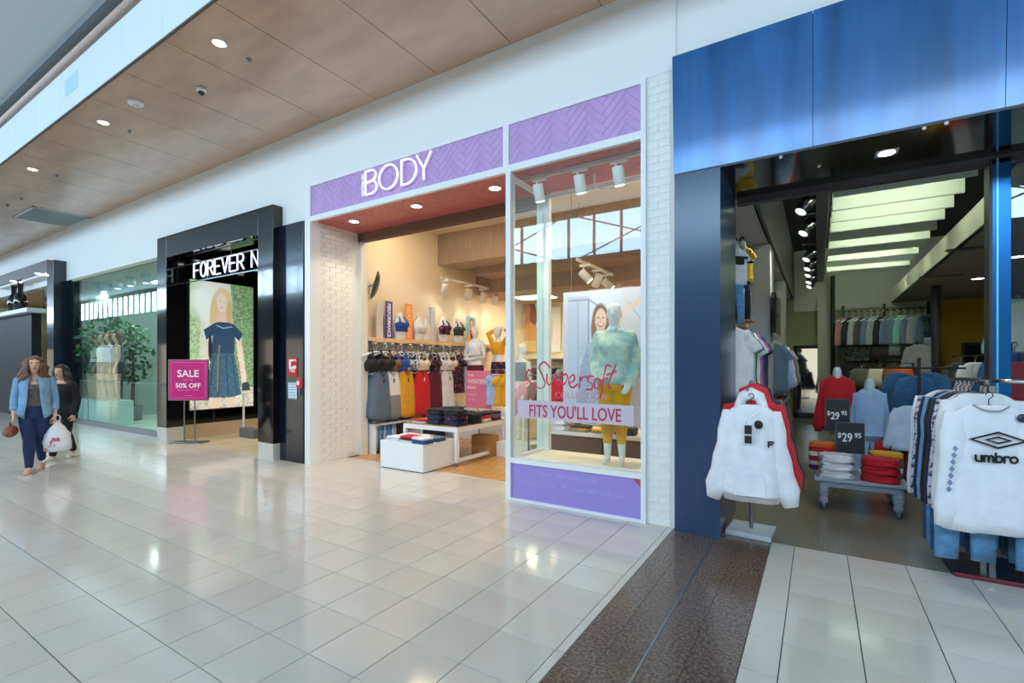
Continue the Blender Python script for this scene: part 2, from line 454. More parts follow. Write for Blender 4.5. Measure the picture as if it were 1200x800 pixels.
# ---- soffit fittings
def downlight(p, r, label, group, power, lens=M_lens, square=False, col=(255, 240, 214), k=1.0):
    t = thing('downlight', label, 'downlight', p, 0, group)
    if square: MB().box(-r * 1.35, -r * 1.35, -.003, r * 1.35, r * 1.35, .004).build('trim_ring', mat('lamp_trim', (120, 122, 126), .4), t)
    else: MB().lathe((0, 0, 0), [(r * 1.0, .004), (r * 1.18, .004), (r * 1.2, -.008), (r * 1.02, -.014), (r * .98, -.006)], 24).build('trim_ring', M_white, t)
    MB().lathe((0, 0, 0), [(r * .5, -.004), (r * .97, -.004), (r * .96, -.009), (r * .4, -.011)], 24).build('lens', lens, t)
    if power: spot('lamp', t, (0, 0, -.03), power, col, 1.9, r=.05)
    return t
for (u, v, s) in ((257, 50, 'nearest'), (121, 143, 'middle'), (38, 198, 'farthest')):
    downlight(at_z(u, v, SOF), .07, 'round recessed downlight in the wooden soffit, %s of three' % s, 'soffit downlights', 160)
for x in (4.5, 1.5, -1.2): 
    pass
p = at_z(159, 119, SOF); t = thing('smoke_detector', 'round white smoke detector on the wooden soffit', 'smoke detector', p)
MB().lathe((0, 0, 0), [(.05, 0), (.1, 0), (.1, -.03), (.08, -.05), (.02, -.052)], 20).build('base', M_white, t)
MB().lathe((0, 0, -.05), [(.02, 0), (.045, 0), (.04, -.02), (.01, -.022)], 16).build('sensing_chamber', mat('pale_grey_plastic', (205, 208, 210), .5), t)
p = at_z(236, 103, SOF); t = thing('security_camera', 'small dome security camera on the wooden soffit', 'camera', p)
MB().lathe((0, 0, 0), [(.03, 0), (.06, 0), (.06, -.05), (.05, -.06), (.01, -.06)], 18).build('housing', M_white, t)
MB().ellip((0, 0, -.06), .045, .045, .04).build('dome', M_black, t)
for i, (u, v) in enumerate(((292, 69), (152, 153), (66, 205), (25, 232), (9, 240))):
    p = at_z(u, v, SOF)
    t = thing('sprinkler_head', 'small ' + ('sprinkler head right of the nearest downlight', 'sprinkler head right of the middle downlight', 'sprinkler head right of the farthest downlight', 'sprinkler head above the ceiling grille', 'sprinkler head at the left edge of the photo')[i], 'sprinkler', p, 0, 'soffit sprinklers')
    MB().lathe((0, 0, 0), [(.01, 0), (.035, 0), (.03, -.008), (.01, -.01)], 12).build('escutcheon', M_steel, t)
    MB().lathe((0, 0, 0), [(.008, 0), (.008, -.035), (.022, -.037), (.022, -.04), (.004, -.042)], 10).build('deflector', M_steel, t)
q = [at_z(u, v, SOF) for u, v in ((16, 253), (38, 241), (107, 255), (80, 266))]
gx0, gx1 = min(p.x for p in q), max(p.x for p in q); gy0, gy1 = min(p.y for p in q), max(p.y for p in q)
t = thing('air_grille', 'grey rectangular air grille set in the wooden soffit', 'vent', ((gx0 + gx1) / 2, (gy0 + gy1) / 2, SOF))
hx, hy = (gx1 - gx0) / 2, (gy1 - gy0) / 2
f = MB(); f.box(-hx, -hy, -.02, hx, -hy + .05, 0); f.box(-hx, hy - .05, -.02, hx, hy, 0); f.box(-hx, -hy, -.02, -hx + .05, hy, 0); f.box(hx - .05, -hy, -.02, hx, hy, 0); f.build('frame', mat('grille_frame', (196, 200, 200), .5), t)
MB().box(-hx + .03, -hy + .03, -.004, hx - .03, hy - .03, .0).build('backing', mat('grille_dark', (88, 98, 98), .6), t)
g = MB(); k = 34
for i in range(k):
    y = -hy + .06 + (2 * hy - .12) * i / (k - 1); g.box(-hx + .04, y - .012, -.017, hx - .04, y + .012, -.008)
o = g.build('louvres', mat('grille_louvre', (138, 150, 148), .5), t); o['kind'] = 'stuff'

# ---- brick helpers: every brick a part of its wall
brick_me = MB().box(-.1135, -.006, -.0362, .1135, .006, .0362, bev=.0025).mesh('brick', M_brick)
half_me = MB().box(-.0555, -.006, -.0362, .0555, .006, .0362, bev=.0025).mesh('brick', M_brick)
def brickwork(wall, origin, along, length, z0, z1, rz):
    """courses along a horizontal direction; origin is the lower corner of the face"""
    o = Vector(origin); d = Vector(along); z = z0 + .038; k = 0
    while z < z1 - .02:
        x = 0.0
        if k % 2: use('brick', half_me, wall, o + d * .058 + Vector((0, 0, z)), rz); x = .116
        while x + .05 < length:
            if x + .226 <= length + .005: use('brick', brick_me, wall, o + d * (x + .115) + Vector((0, 0, z)), rz); x += .2315
            elif x + .11 <= length + .005: use('brick', half_me, wall, o + d * (x + .058) + Vector((0, 0, z)), rz); x += .116
            else: break
        z += .0765; k += 1
# pier at the right of the lilac shopfront
w = MB(); w.box(-1.455, FY + .006, 0, -1.172, FY + .95, 4.47); pier = struct('wall_pier', w, M_mortar)
brickwork(pier, (-1.452, FY + .007, 0), (1, 0, 0), .28, 0, 4.47, 0)
# return wall at the left of the entrance
w = MB(); w.box(-7.05, FY + .006, 0, -6.856, 5.80, 3.95); ret = struct('wall_return', w, M_mortar)
brickwork(ret, (-6.854, FY + .01, 0), (0, 1, 0), .90, 0, 3.95, PI / 2)
p = at_x(372, 529, -6.848); t = thing('floor_power_outlet', 'small metal power outlet plate low on the brick return', 'outlet', (-6.846, p.y, p.z))
MB().box(-.002, -.05, -.05, .008, .05, .05, bev=.003).build('plate', M_steel, t); MB().box(.006, -.03, -.02, .011, .03, .02).build('cover', M_blackmat, t)
# ================================================================== GARMENTS, MANNEQUINS (shared meshes)
def fabric(name, col, **k):
    k.setdefault('rough', .85); k.setdefault('var', .04); k.setdefault('scale', 9); k.setdefault('sheen', .1); k.setdefault('bump', .5); k.setdefault('bscale', 5.5); k.setdefault('bdist', .03)
    return mat('cloth_' + name, col, **k)
F_white = fabric('white', (232, 234, 240)); F_black = fabric('black', (24, 24, 28)); F_red = fabric('red', (206, 26, 40))
F_navy = fabric('navy', (30, 36, 66)); F_mustard = fabric('mustard', (226, 166, 30)); F_maroon = fabric('maroon', (96, 22, 40))
F_grey = fabric('grey', (150, 154, 160)); F_slate = fabric('slate', (92, 112, 134)); F_denim = fabric('denim', (52, 92, 142), var=.12, scale=14)
F_ldenim = fabric('light_denim', (104, 158, 204), var=.10, scale=14); F_pale = fabric('pale_blue', (170, 194, 232)); F_blue = fabric('blue', (36, 76, 170))
F_royal = fabric('royal', (50, 60, 190)); F_pink = fabric('pink', (222, 140, 160)); F_dusty = fabric('dusty_pink', (150, 104, 108)); F_green = fabric('green', (30, 120, 70))
F_olive = fabric('olive', (90, 92, 70)); F_char = fabric('charcoal', (58, 60, 62)); F_cream = fabric('cream', (226, 220, 200)); F_yellow = fabric('yellow', (238, 190, 20))
F_mint = fabric('mint', (130, 190, 178)); F_brown = fabric('brown', (130, 86, 56)); F_purple = fabric('purple', (92, 40, 100)); F_teal = fabric('teal', (60, 130, 150))
F_orange = fabric('orange', (232, 104, 40)); F_floral = mat('cloth_floral', (36, 34, 52), .85, col2=(176, 70, 84), scale=17, lo=.36, hi=.46)
F_camo = mat('cloth_camo', (64, 66, 62), .85, col2=(24, 26, 26), scale=14, lo=.45, hi=.55); F_tiedye = mat('cloth_tie_dye', (222, 228, 206), .8, col2=(140, 180, 182), scale=6.5, lo=.36, hi=.66)
F_bluedot = mat('cloth_blue_print', (200, 206, 222), .85, col2=(40, 50, 90), scale=30, lo=.4, hi=.52)
F_skin = mat('skin', (224, 176, 150), .5)

def two_tone(name, top, low, z):
    m = mat(name, top, .85); nt = m.node_tree; b = nt.nodes['Principled BSDF']
    tc = nt.nodes.new('ShaderNodeTexCoord'); sx = nt.nodes.new('ShaderNodeSeparateXYZ'); gt = nt.nodes.new('ShaderNodeMath'); gt.operation = 'GREATER_THAN'; gt.inputs[1].default_value = z
    mx = nt.nodes.new('ShaderNodeMix'); mx.data_type = 'RGBA'; mx.inputs['A'].default_value = (*srgb(*low), 1); mx.inputs['B'].default_value = (*srgb(*top), 1)
    nt.links.new(tc.outputs['Object'], sx.inputs[0]); nt.links.new(sx.outputs['Z'], gt.inputs[0]); nt.links.new(gt.outputs[0], mx.inputs['Factor']); nt.links.new(mx.outputs['Result'], b.inputs['Base Color'])
    return m
F_whitegrey = two_tone('cloth_white_and_grey', (234, 234, 238), (132, 138, 146), -.40)
def sup(a, p): return math.copysign(abs(a) ** p, a)
def top_mesh(key, sw=.2, bw=.24, hw=.25, L=.66, dp=.05, sleeve=None, neck=.075, seed=1, curved=0.0, hood=False, fold=.012, rib=False, vneck=0.0, nseg=26, sr=.075, sd=None):
    """hung garment: origin at the middle of the neckline, front toward -Y"""
    m = MB(); rnd = random.Random(seed); ph = [rnd.uniform(0, 6) for _ in range(4)]
    prof = [(-.035, neck * .85, .035, 0), (0.0, neck, .04, 0), (-.018, neck + (sw - neck) * .35, .045, 0), (-.04, sw * .8, dp * .8, 0), (-.075, sw, dp * .85, .1), (-.15, (sw + bw) / 2, dp, .2), (-.24, bw, dp * 1.05, .35)]
    n = 7
    for k in range(1, n + 1):
        t = k / n; prof.append((-.24 - (L - .24) * t, bw + (hw - bw) * t, dp * (1.05 + .1 * t), .4 + .6 * t))
    if rib:
        prof[-1] = (-L + .055, hw, dp * 1.2, 1); prof += [(-L + .05, hw * .93, dp * .95, .4), (-L, hw * .9, dp * .9, .3)]
    rs = []
    for (z, w, d, f) in prof:
        r = []
        for i in range(nseg):
            a = 2 * PI * i / nseg; cx = sup(math.cos(a), .75); sy = sup(math.sin(a), .8)
            x = w * cx; y = d * sy + f * fold * math.sin(cx * 7 + ph[0]) + f * fold * .6 * math.sin(cx * 13 + ph[1] - z * 5)
            zz = z
            if curved and z < -L * .6: zz = z - curved * (1 - cx * cx) * ((-z / L - .6) / .4)
            if vneck and z > -.03 and sy < 0: zz = z - vneck * max(0, 1 - abs(x) / (neck * 1.05))
            x *= 1 + f * .02 * math.sin(z * 22 + ph[2])
            r.append((x, y, zz))
        rs.append(r)
    m.rings(rs)
    if sleeve:
        ln, ang, flare = sleeve
        for s in (-1, 1):
            dx, dz = math.sin(ang), -math.cos(ang); k = 7; pts = []; rr = []
            for i in range(k):
                t = i / (k - 1); q = t * ln
                pts.append((s * (sw * .80 + dx * q + .012 * math.sin(t * 5 + ph[3])), -.01 * math.sin(t * 9 + ph[1]), -.05 - sr * .62 + dz * q)); rr.append(sr * (1 - t * (1 - flare)) * (1 + .07 * math.sin(t * 21 + ph[2])))
            if ln > .4: rr[-1] *= .66; rr[-2] *= 1.05
            pts = [(s * sw * .38, 0, -.05 - sr * .5)] + pts; rr = [sr * .5] + rr
            m.limb(pts, rr, ratio=(sd or .6), n=14, round_ends=False)
    if hood:
        m.limb([(-neck * 1.25, .015, -.03), (-neck * .8, .045, .055), (0, .06, .085), (neck * .8, .045, .055), (neck * 1.25, .015, -.03)], [.035, .05, .055, .05, .035], n=12)
        m.limb([(-neck * 1.2, -.01, -.01), (-neck * .75, -.05, -.07), (0, -.062, -.11), (neck * .75, -.05, -.07), (neck * 1.2, -.01, -.01)], [.028, .026, .022, .026, .028], n=10)
    return m.mesh(key, F_white)
G_tee = top_mesh('tee', sleeve=(.17, .55, .95), L=.70, seed=3, sr=.085)
G_slimtee = top_mesh('tee', sw=.18, bw=.2, hw=.22, sleeve=(.16, .4, .95), L=.66, dp=.028, seed=5)
G_tank = top_mesh('tank', sw=.15, bw=.19, hw=.245, L=.72, dp=.045, neck=.085, seed=8, curved=.06, vneck=.10, fold=.014)
G_twotone = G_tank.copy()
G_crop = top_mesh('crop', sw=.16, bw=.19, hw=.19, L=.40, dp=.03, seed=11)
G_long = top_mesh('long', sw=.2, bw=.24, hw=.24, L=.66, dp=.05, sleeve=(.56, .28, .75), seed=12)
G_jacket = top_mesh('jacket', sw=.22, bw=.26, hw=.25, L=.62, dp=.075, sleeve=(.58, .3, .8), seed=14, fold=.02, rib=True)
G_hoodie = top_mesh('hoodie', sw=.20, bw=.225, hw=.25, L=.80, dp=.085, sleeve=(.72, .20, .92), hood=True, rib=True, seed=21, fold=.02, nseg=36, sr=.098, neck=.085)
G_bigtee = top_mesh('long_tee', sw=.22, bw=.25, hw=.27, L=.92, dp=.05, sleeve=(.80, .11, .85), seed=25, fold=.016, nseg=36, neck=.10, sr=.095)
G_bustjacket = top_mesh('jacket', sw=.15, bw=.17, hw=.165, L=.64, dp=.075, sleeve=(.58, .12, .85), seed=31, fold=.012, rib=True, sr=.065, neck=.06)
def hanger_mesh():
    m = MB(); m.tube([(-.19, 0, -.065), (-.1, 0, -.03), (0, 0, -.005), (.1, 0, -.03), (.19, 0, -.065)], .008, 6)
    m.tube(catmull([(0, 0, -.005), (0, 0, .04), (.022, 0, .06), (.012, 0, .088), (-.014, 0, .084), (-.018, 0, .068)], 3), .0035, 6); return m.mesh('hanger', M_hanger)
HANGER = hanger_mesh(); HOOK = .082      # rail height above the neckline
def bra_mesh(key, crop=.0, seed=1):
    m = MB()
    for s in (-1, 1):
        m.limb([(s * .085, -.035, -.12), (s * .075, -.03, -.06), (s * .06, .0, .005), (s * .065, .03, -.06), (s * .08, .035, -.13)], .012, n=6)
        m.ellip((s * .06, -.045, -.145), .062, .035, .05, 12, 7)
    rs = []
    for z, w, d in ((-.10, .095, .045), (-.12, .125, .055), (-.155, .142, .06), (-.195, .138, .052), (-.205, .132, .048), (-.235 - crop, .13, .046)):
        rs.append([(w * sup(math.cos(2 * PI * i / 22), .8), d * sup(math.sin(2 * PI * i / 22), .8) + .004 * math.sin(i * 2.1 + seed), z - (.03 * max(0, 1 - abs(math.cos(2 * PI * i / 22)) * 1.6) if z > -.11 else 0)) for i in range(22)])
    m.rings(rs); return m.mesh(key, F_black)
G_bra = bra_mesh('bra'); G_sports = bra_mesh('sports_bra', .05, 3)
def trousers_mesh(key, L=.95, w=.2, flare=.8, waist=.19):
    m = MB()
    rs = [[(k * math.cos(2 * PI * i / 20), .05 * (1.1 - .2 * j) * math.sin(2 * PI * i / 20), -.03 * j * 2.6) for i in range(20)] for j, k in enumerate((waist, waist * 1.02, w, w * 1.04))]
    m.rings(rs)
    for s in (-1, 1):
        m.limb([(s * w * .52, 0, -.18), (s * w * .56, .006, -.36), (s * w * .6, -.004, -.6), (s * w * .62, .004, -L)], [w * .56, w * .5, w * .5 * (flare + .1), w * .52 * flare], ratio=.5, n=12, round_ends=False)
    return m.mesh(key, F_denim)
G_jeans = trousers_mesh('jeans'); G_shorts = trousers_mesh('shorts', .42, .2, 1.0); G_legging = trousers_mesh('leggings', .9, .16, .55, .14)
def skirt_mesh():
    m = MB(); rs = []
    for z, w in ((0, .14), (-.04, .15), (-.16, .19), (-.32, .225)):
        rs.append([((w + .008 * math.sin(i * 2.6) * (-z * 3)) * math.cos(2 * PI * i / 26), (w * .3 + .008 * math.sin(i * 2.6) * (-z * 3)) * math.sin(2 * PI * i / 26), z) for i in range(26)])
    m.rings(rs); return m.mesh('skirt', F_grey)
G_skirt = skirt_mesh()
def folded_mesh(key, w=.30, d=.24, h=.05, seed=1, mess=.004):
    """a folded garment: rounded slab with a soft fold and uneven edges, base at z = 0"""
    rnd = random.Random(seed); m = MB(); n = 28; rs = []
    for z, k in ((0, .93), (h * .2, 1), (h * .45, .985), (h * .55, .955), (h * .65, .99), (h * .85, 1), (h, .94), (h * 1.06, .6), (h * 1.07, .2)):
        rs.append([(w / 2 * k * sup(math.cos(2 * PI * i / n), .35) + rnd.uniform(-mess, mess), d / 2 * k * sup(math.sin(2 * PI * i / n), .35) + rnd.uniform(-mess, mess), max(0, z + rnd.uniform(-mess, mess) * .8 * (z > 0))) for i in range(n)])
    m.rings(rs); return m.mesh(key, F_white)
G_fold = folded_mesh('folded'); G_foldthin = folded_mesh('folded', .29, .23, .028, 4); G_foldmess = folded_mesh('folded', .32, .27, .075, 9, .016); G_roll = folded_mesh('folded', .17, .20, .06, 12, .008)
def hung(name, key, m, pos, rz, label, group=None, cat='top', scale=1.0, hanger=M_hanger, drop=True, wide=1.0):
    """garment on its own hanger; pos is on the rail"""
    p = Vector(pos); s = scale
    o = use(name, key, None, (p.x, p.y, p.z - (HOOK * s if drop else 0)), rz, m, (s * wide, s, s))
    tag(o, label, cat, group)
    if hanger is not None: use('hanger', HANGER, o, None, 0, hanger, (1, 1, 1))
    return o
def rail(mb, a, b, r=.012): mb.tube([a, b], r, 10)

# ---- human figure, facing -Y, standing on z = 0
def torso_rings(Ht, off=0.0, z0=0.0, z1=1.0, female=True, n=22, bend=0.0):
    prof = [(.455, .060, .050, 0), (.475, .090, .068, .004), (.50, .099, .074, .006), (.535, .097, .070, .004), (.575, .084, .060, 0), (.62, .071, .053, -.002), (.66, .074, .056, -.004), (.70, .083, .064, -.008), (.735, .088, .070, -.010), (.765, .090, .064, -.006), (.795, .096, .052, 0), (.815, .092, .044, .002), (.832, .066, .038, .004), (.848, .042, .036, .006), (.87, .031, .034, .004), (.90, .030, .034, -.002)]
    rs = []
    for (z, rx, ry, cy) in prof:
        if z < z0 or z > z1: continue
        rs.append([((rx * Ht + off) * sup(math.cos(2 * PI * i / n), .9), cy * Ht + (ry * Ht + off) * sup(math.sin(2 * PI * i / n), .9) + bend * (z - .5) * Ht, z * Ht) for i in range(n)])
    return rs
def hand(mb, wrist, d, side, k=1.0, curl=.5, thumb=1):
    """five-fingered hand; d points to the fingertips, side across the palm toward the thumb"""
    w = Vector(wrist); d = Vector(d).normalized(); s = Vector(side); s = (s - d * s.dot(d)).normalized(); nrm = d.cross(s)
    mb.limb([w - d * .01 * k, w + d * .035 * k, w + d * .085 * k], [.021 * k, .036 * k, .036 * k], ratio=.42, up=nrm, n=12)
    for i, (off, ln) in enumerate(((.029, .070), (.010, .080), (-.010, .074), (-.028, .058))):
        a = w + d * .088 * k + s * off * k; c = curl
        b = a + (d * math.cos(c * .5) + nrm * math.sin(c * .5)) * ln * .42 * k
        e = b + (d * math.cos(c * 1.2) + nrm * math.sin(c * 1.2)) * ln * .34 * k
        g = e + (d * math.cos(c * 1.9) + nrm * math.sin(c * 1.9)) * ln * .26 * k
        mb.limb([a - d * .012 * k, b, e, g], [.0095 * k, .009 * k, .0082 * k, .007 * k], n=8)
    a = w + d * .03 * k + s * .028 * k
    mb.limb([a, a + (s * .7 + d * .7 + nrm * .2) * .034 * k, a + (s * .75 + d * 1.15 + nrm * .45) * .058 * k], [.013 * k, .0105 * k, .0085 * k], n=8)
def head(mb, c, Ht, nose=True, look=(0, -1, 0), n=20):
    """egg-shaped head with brow, nose, lips and chin; c is the middle of the head"""
    k = Ht / 1.7; c = Vector(c); f = Vector((look[0], look[1], 0)).normalized(); r = Vector((-f.y, f.x, 0)); u = Vector((0, 0, 1))
    prof = [(-.118, .018, .022, .030), (-.108, .036, .040, .024), (-.085, .050, .062, .012), (-.05, .062, .080, .002), (0, .071, .092, -.004), (.045, .074, .097, -.008), (.08, .066, .088, -.01), (.105, .046, .062, -.01), (.118, .02, .026, -.01)]
    rs = []
    for z, a, b, o in prof:
        rs.append([c + (r * a * math.cos(2 * PI * i / n) + f * (b * math.sin(2 * PI * i / n) + o) + u * z) * k for i in range(n)])
    mb.rings(rs)
    if nose:
        mb.limb([c + (f * .092 + u * .018) * k, c + (f * .108 + u * -.018) * k, c + (f * .102 - u * .030) * k], [.009 * k, .014 * k, .014 * k], n=8)
        for s in (-1, 1):
            mb.limb([c + (f * .082 + r * s * .012 - u * .056) * k, c + (f * .088 + r * s * .001 - u * .056) * k], .008 * k, n=8)
            mb.ellip(c + (r * s * .074 - f * .006 - u * .01) * k, .012 * k, .02 * k, .03 * k, 8, 6)
            mb.limb([c + (f * .084 + r * s * .018 + u * .034) * k, c + (f * .070 + r * s * .05 + u * .032) * k], .008 * k, n=8)
    return c
def limbs(mb, Ht, arms, legs, off=0.0, part='both', to=1.0, feet=True, hands=True, curl=.5):
    R = Ht
    if part in ('both', 'arms'):
        for s, (sh, el, wr, hd, sd) in zip((-1, 1), arms):
            sh, el, wr = Vector(sh), Vector(el), Vector(wr); e2 = el.lerp(wr, .3)
            P = [sh, sh.lerp(el, .5), el, e2, wr]; rr = [.029 * R, .025 * R, .021 * R, .0215 * R, .0145 * R]
            if to < 1: P = [sh, sh.lerp(el, .45), el, el.lerp(wr, to * .5), el.lerp(wr, to)]; rr = [.029 * R, .026 * R, .023 * R, .0225 * R, .021 * R]
            mb.limb(P, [x + off for x in rr], n=12)
            if hands: hand(mb, wr, hd, sd, R / 1.7, curl)
    if part in ('both', 'legs'):
        for s, (hp, kn, an, toe) in zip((-1, 1), legs):
            hp, kn, an = Vector(hp), Vector(kn), Vector(an); cf = kn.lerp(an, .3)
            P = [hp, hp.lerp(kn, .45), kn, cf, kn.lerp(an, .7), an]; rr = [.052 * R, .046 * R, .033 * R, .034 * R, .025 * R, .021 * R]
            if to < 1: P = [hp, hp.lerp(kn, .45), kn, kn.lerp(an, to * .35), kn.lerp(an, to * .7), kn.lerp(an, to)]
            mb.limb(P, [x + off for x in rr], n=14)
            if feet:
                t = Vector(toe); h = an + (an - t) * .22
                mb.limb([Vector((h.x, h.y, t.z + .02)), Vector((an.x, an.y, t.z + .035)), t.lerp(an, .35) * 1 + Vector((0, 0, -.01)) * 0, t], [.03, .034, .032, .02], ratio=1.0, up=(0, 0, 1), n=10)
def stand_pose(Ht, arm_out=.05, gap=.055, foot=.13, bent=.0):
    sx = .098 * Ht; arms = []; legs = []
    for s in (-1, 1):
        arms.append(((s * sx, 0, .80 * Ht), (s * (sx + arm_out), .02, .63 * Ht), (s * (sx + arm_out * 1.1), -.03 - bent, .49 * Ht), (s * .05, -.15, -1), (0, -1, 0)))
        legs.append(((s * .05 * Ht, 0, .49 * Ht), (s * gap, -.01, .275 * Ht), (s * gap * 1.1, .02, .05 * Ht), (s * gap * 1.3, -foot, .02)))
    return arms, legs
def mannequin(name, label, loc, rz, Ht, arms, legs, m=None, voxel=.012, group=None, hd=True, bust=False):
    t = thing(name, label, 'mannequin', loc, rz, group)
    b = MB(); b.rings(torso_rings(Ht))
    if hd: head(b, (0, -.012 * Ht, .936 * Ht), Ht, True)
    limbs(b, Ht, arms, legs)
    o = put(bpy.data.objects.new('body', b.fused('body', m or M_mannequin, voxel)), t)
    return t
def worn_top(parent, name, m, Ht, arms, off=.016, z0=.5, z1=.82, to=.9, loose=.0, voxel=.013):
    b = MB(); rs = torso_rings(Ht, off, z0, z1)
    if loose: rs = [[(x * (1 + loose * max(0, .75 - z / Ht) * 2), y * (1 + loose * max(0, .75 - z / Ht) * 2) + .006 * math.sin(x * 60), z) for x, y, z in r] for r in rs]
    b.rings(rs)
    if to: limbs(b, Ht, arms, [], off * .9, 'arms', to, hands=False)
    return put(bpy.data.objects.new(name, b.fused(name, m, voxel, 2)), parent)
def worn_trousers(parent, name, m, Ht, legs, off=.012, z1=.6, to=.97, voxel=.013):
    b = MB(); b.rings(torso_rings(Ht, off, .45, z1)); limbs(b, Ht, [], legs, off, 'legs', to, feet=False)
    return put(bpy.data.objects.new(name, b.fused(name, m, voxel, 2)), parent)
# ================================================================== LILAC SHOPFRONT (middle shop)
M_lilac = mat('lilac_plank', (196, 158, 214), .4, var=.04, scale=6, rnd=.035)
M_rose = mat('rose_plank', (196, 104, 106), .4, var=.06, scale=6, rnd=.05)
M_frame = mat('white_frame', (238, 240, 242), .35)
ZS0, ZS1 = 3.945, 4.42
def herringbone(parent, rect, place, m, L=.30, Wd=.075, th=.006, gap=.0018):
    """planks clipped to rect (a0,b0,a1,b1); place(a,b,h) -> 3-D point"""
    a0, b0, a1, b1 = rect; q = math.sqrt(.5)
    R = int((abs(a1 - a0) + abs(b1 - b0)) / Wd) + 8
    for k in range(-R, R):
        for j in range(-R, R):
            ox, oy = k * Wd - j * L, k * Wd + j * L
            for (xa, ya, xb, yb) in ((ox, oy, ox + L, oy + Wd), (ox - Wd, oy, ox, oy + L)):
                c = [(xa + gap, ya + gap), (xb - gap, ya + gap), (xb - gap, yb - gap), (xa + gap, yb - gap)]
                c = [((x - y) * q + (a0 + a1) / 2, (x + y) * q + (b0 + b1) / 2) for x, y in c]
                if max(x for x, y in c) < a0 or min(x for x, y in c) > a1 or max(y for x, y in c) < b0 or min(y for x, y in c) > b1: continue
                c = convex_clip(c, a0, b0, a1, b1)
                if len(c) < 3: continue
                p0 = [Vector(place(x, y, 0)) for x, y in c]; off = Vector(place(0, 0, th)) - Vector(place(0, 0, 0))
                cen = sum(p0, Vector()) / len(p0)
                if max((p - cen).length for p in p0) < .03: continue
                MB().prism([p - cen for p in p0], off).build('plank', m, parent, cen)
MX0, MX1 = -3.165, -3.085     # mullion between the sign fields
sign = thing('fascia_sign', 'lilac herringbone sign band with white BODY lettering above the shop entrance', 'shop sign', (0, 0, 0))
MB().box(-6.82, FY - .005, ZS0, MX0, FY + .15, ZS1).build('backing', mat('lilac_joint', (172, 134, 196), .6), sign)
herringbone(sign, (-6.82, ZS0, MX0, ZS1), lambda a, b, h: (a, FY - .005 - h, b), M_lilac)
sign2 = thing('fascia_cladding', 'plain lilac herringbone panel above the display window', 'cladding', (0, 0, 0))
MB().box(MX1, FY - .005, ZS0 - .01, -1.505, FY + .15, ZS1).build('backing', _M['lilac_joint'], sign2)
herringbone(sign2, (MX1, ZS0 - .01, -1.505, ZS1), lambda a, b, h: (a, FY - .005 - h, b), M_lilac)
# BODY in thin rounded tube letters
M_sign = mat('white_letter', (252, 252, 252), .4, emit=(255, 255, 255), estr=.35)
def letter(parent, strokes, x, z, h, w, y, r, m, name='letter'):
    mb = MB()
    for s in strokes: mb.limb([(x + a * w, y, z + b * h) for a, b in s], r, n=8, ratio=1.3)
    return mb.build(name, m, parent)
def arc(cx, cy, rx, ry, a0, a1, n=14): return [(cx + rx * math.cos(math.radians(a0 + (a1 - a0) * i / n)), cy + ry * math.sin(math.radians(a0 + (a1 - a0) * i / n))) for i in range(n + 1)]
lh, lz, ly, lr = .335, 4.035, FY - .05, .0165
letter(sign, [[(0, 0), (0, 1)], [(0, 1)] + arc(.5, .765, .42, .235, 90, -90) + [(0, .53)], [(0, .53)] + arc(.52, .265, .48, .265, 90, -90) + [(0, 0)]], -5.52, lz, lh, .235, ly, lr, M_sign)
letter(sign, [arc(.5, .5, .5, .5, 0, 360, 30)], -5.235, lz, lh, .36, ly, lr, M_sign)
letter(sign, [[(0, 0), (0, 1)], [(0, 1)] + arc(.35, .5, .65, .5, 90, -90, 18) + [(0, 0)]], -4.80, lz, lh, .27, ly, lr, M_sign)
letter(sign, [[(0, 1.02), (.5, .42)], [(1, 1.02), (.5, .42), (.5, 0)]], -4.52, lz, lh, .25, ly, lr, M_sign)
text('lettering', 'COTTON ON', .050, M_sign, sign, (-5.585, FY - .03, lz), (PI / 2, -PI / 2, 0), .006, .0005, sx=1.04)
# white frame members
fr = MB()
fr.box(-6.965, FY - .030, ZS1, -1.455, FY + .16, ZS1 + .05)                     # head
fr.box(-6.965, FY - .0315, 0, -6.825, FY + .161, ZS1 + .001)                              # left stile
fr.box(MX0, FY - .0285, ZS0 - .002, MX1, FY + .158, ZS1 + .002)
fr.box(-6.826, FY - .033, 3.865, -1.457, FY + .02, ZS0)                          # transom
fr.box(-1.505, FY - .0355, 0, -1.4555, FY + .162, ZS1 + .0015)                              # right stile
fo = struct('trim_3', fr, M_frame)
# rose herringbone soffit inside the entrance
RS = 3.90
so = MB(); so.box(-6.86, FY + .02, RS, -1.46, 5.80, RS + .05); so_o = struct('ceiling_entrance', so, mat('rose_joint', (120, 52, 58), .6))
herringbone(so_o, (-6.85, FY + .025, -1.46, 5.79), lambda a, b, h: (a, b, RS - h), M_rose, L=.46, Wd=.115)
for i, (u, v) in enumerate(((415, 259), (488, 241), (580, 220))):
    downlight(at_z(u, v, RS - .009), .075, 'warm recessed downlight in the rose entrance soffit, %s' % ('nearest the brick return', 'above the middle of the entrance', 'nearest the display window')[i], 'entrance downlights', 40)
# roller-shutter track over the threshold
rt = MB(); rt.box(-6.86, 5.79, 3.80, -3.1, 5.93, 3.95); rt.box(-6.86, 5.80, 3.74, -3.1, 5.825, 3.82); rt.box(-6.86, 5.87, 3.74, -3.1, 5.895, 3.82)
struct('trim_4', rt, mat('shutter_track', (118, 92, 76), .45))
ss = MB(); ss.box(-6.856, 5.80, 0, -6.78, 5.95, 3.8); struct('trim_5', ss, mat('cream_jamb', (226, 224, 214), .5))

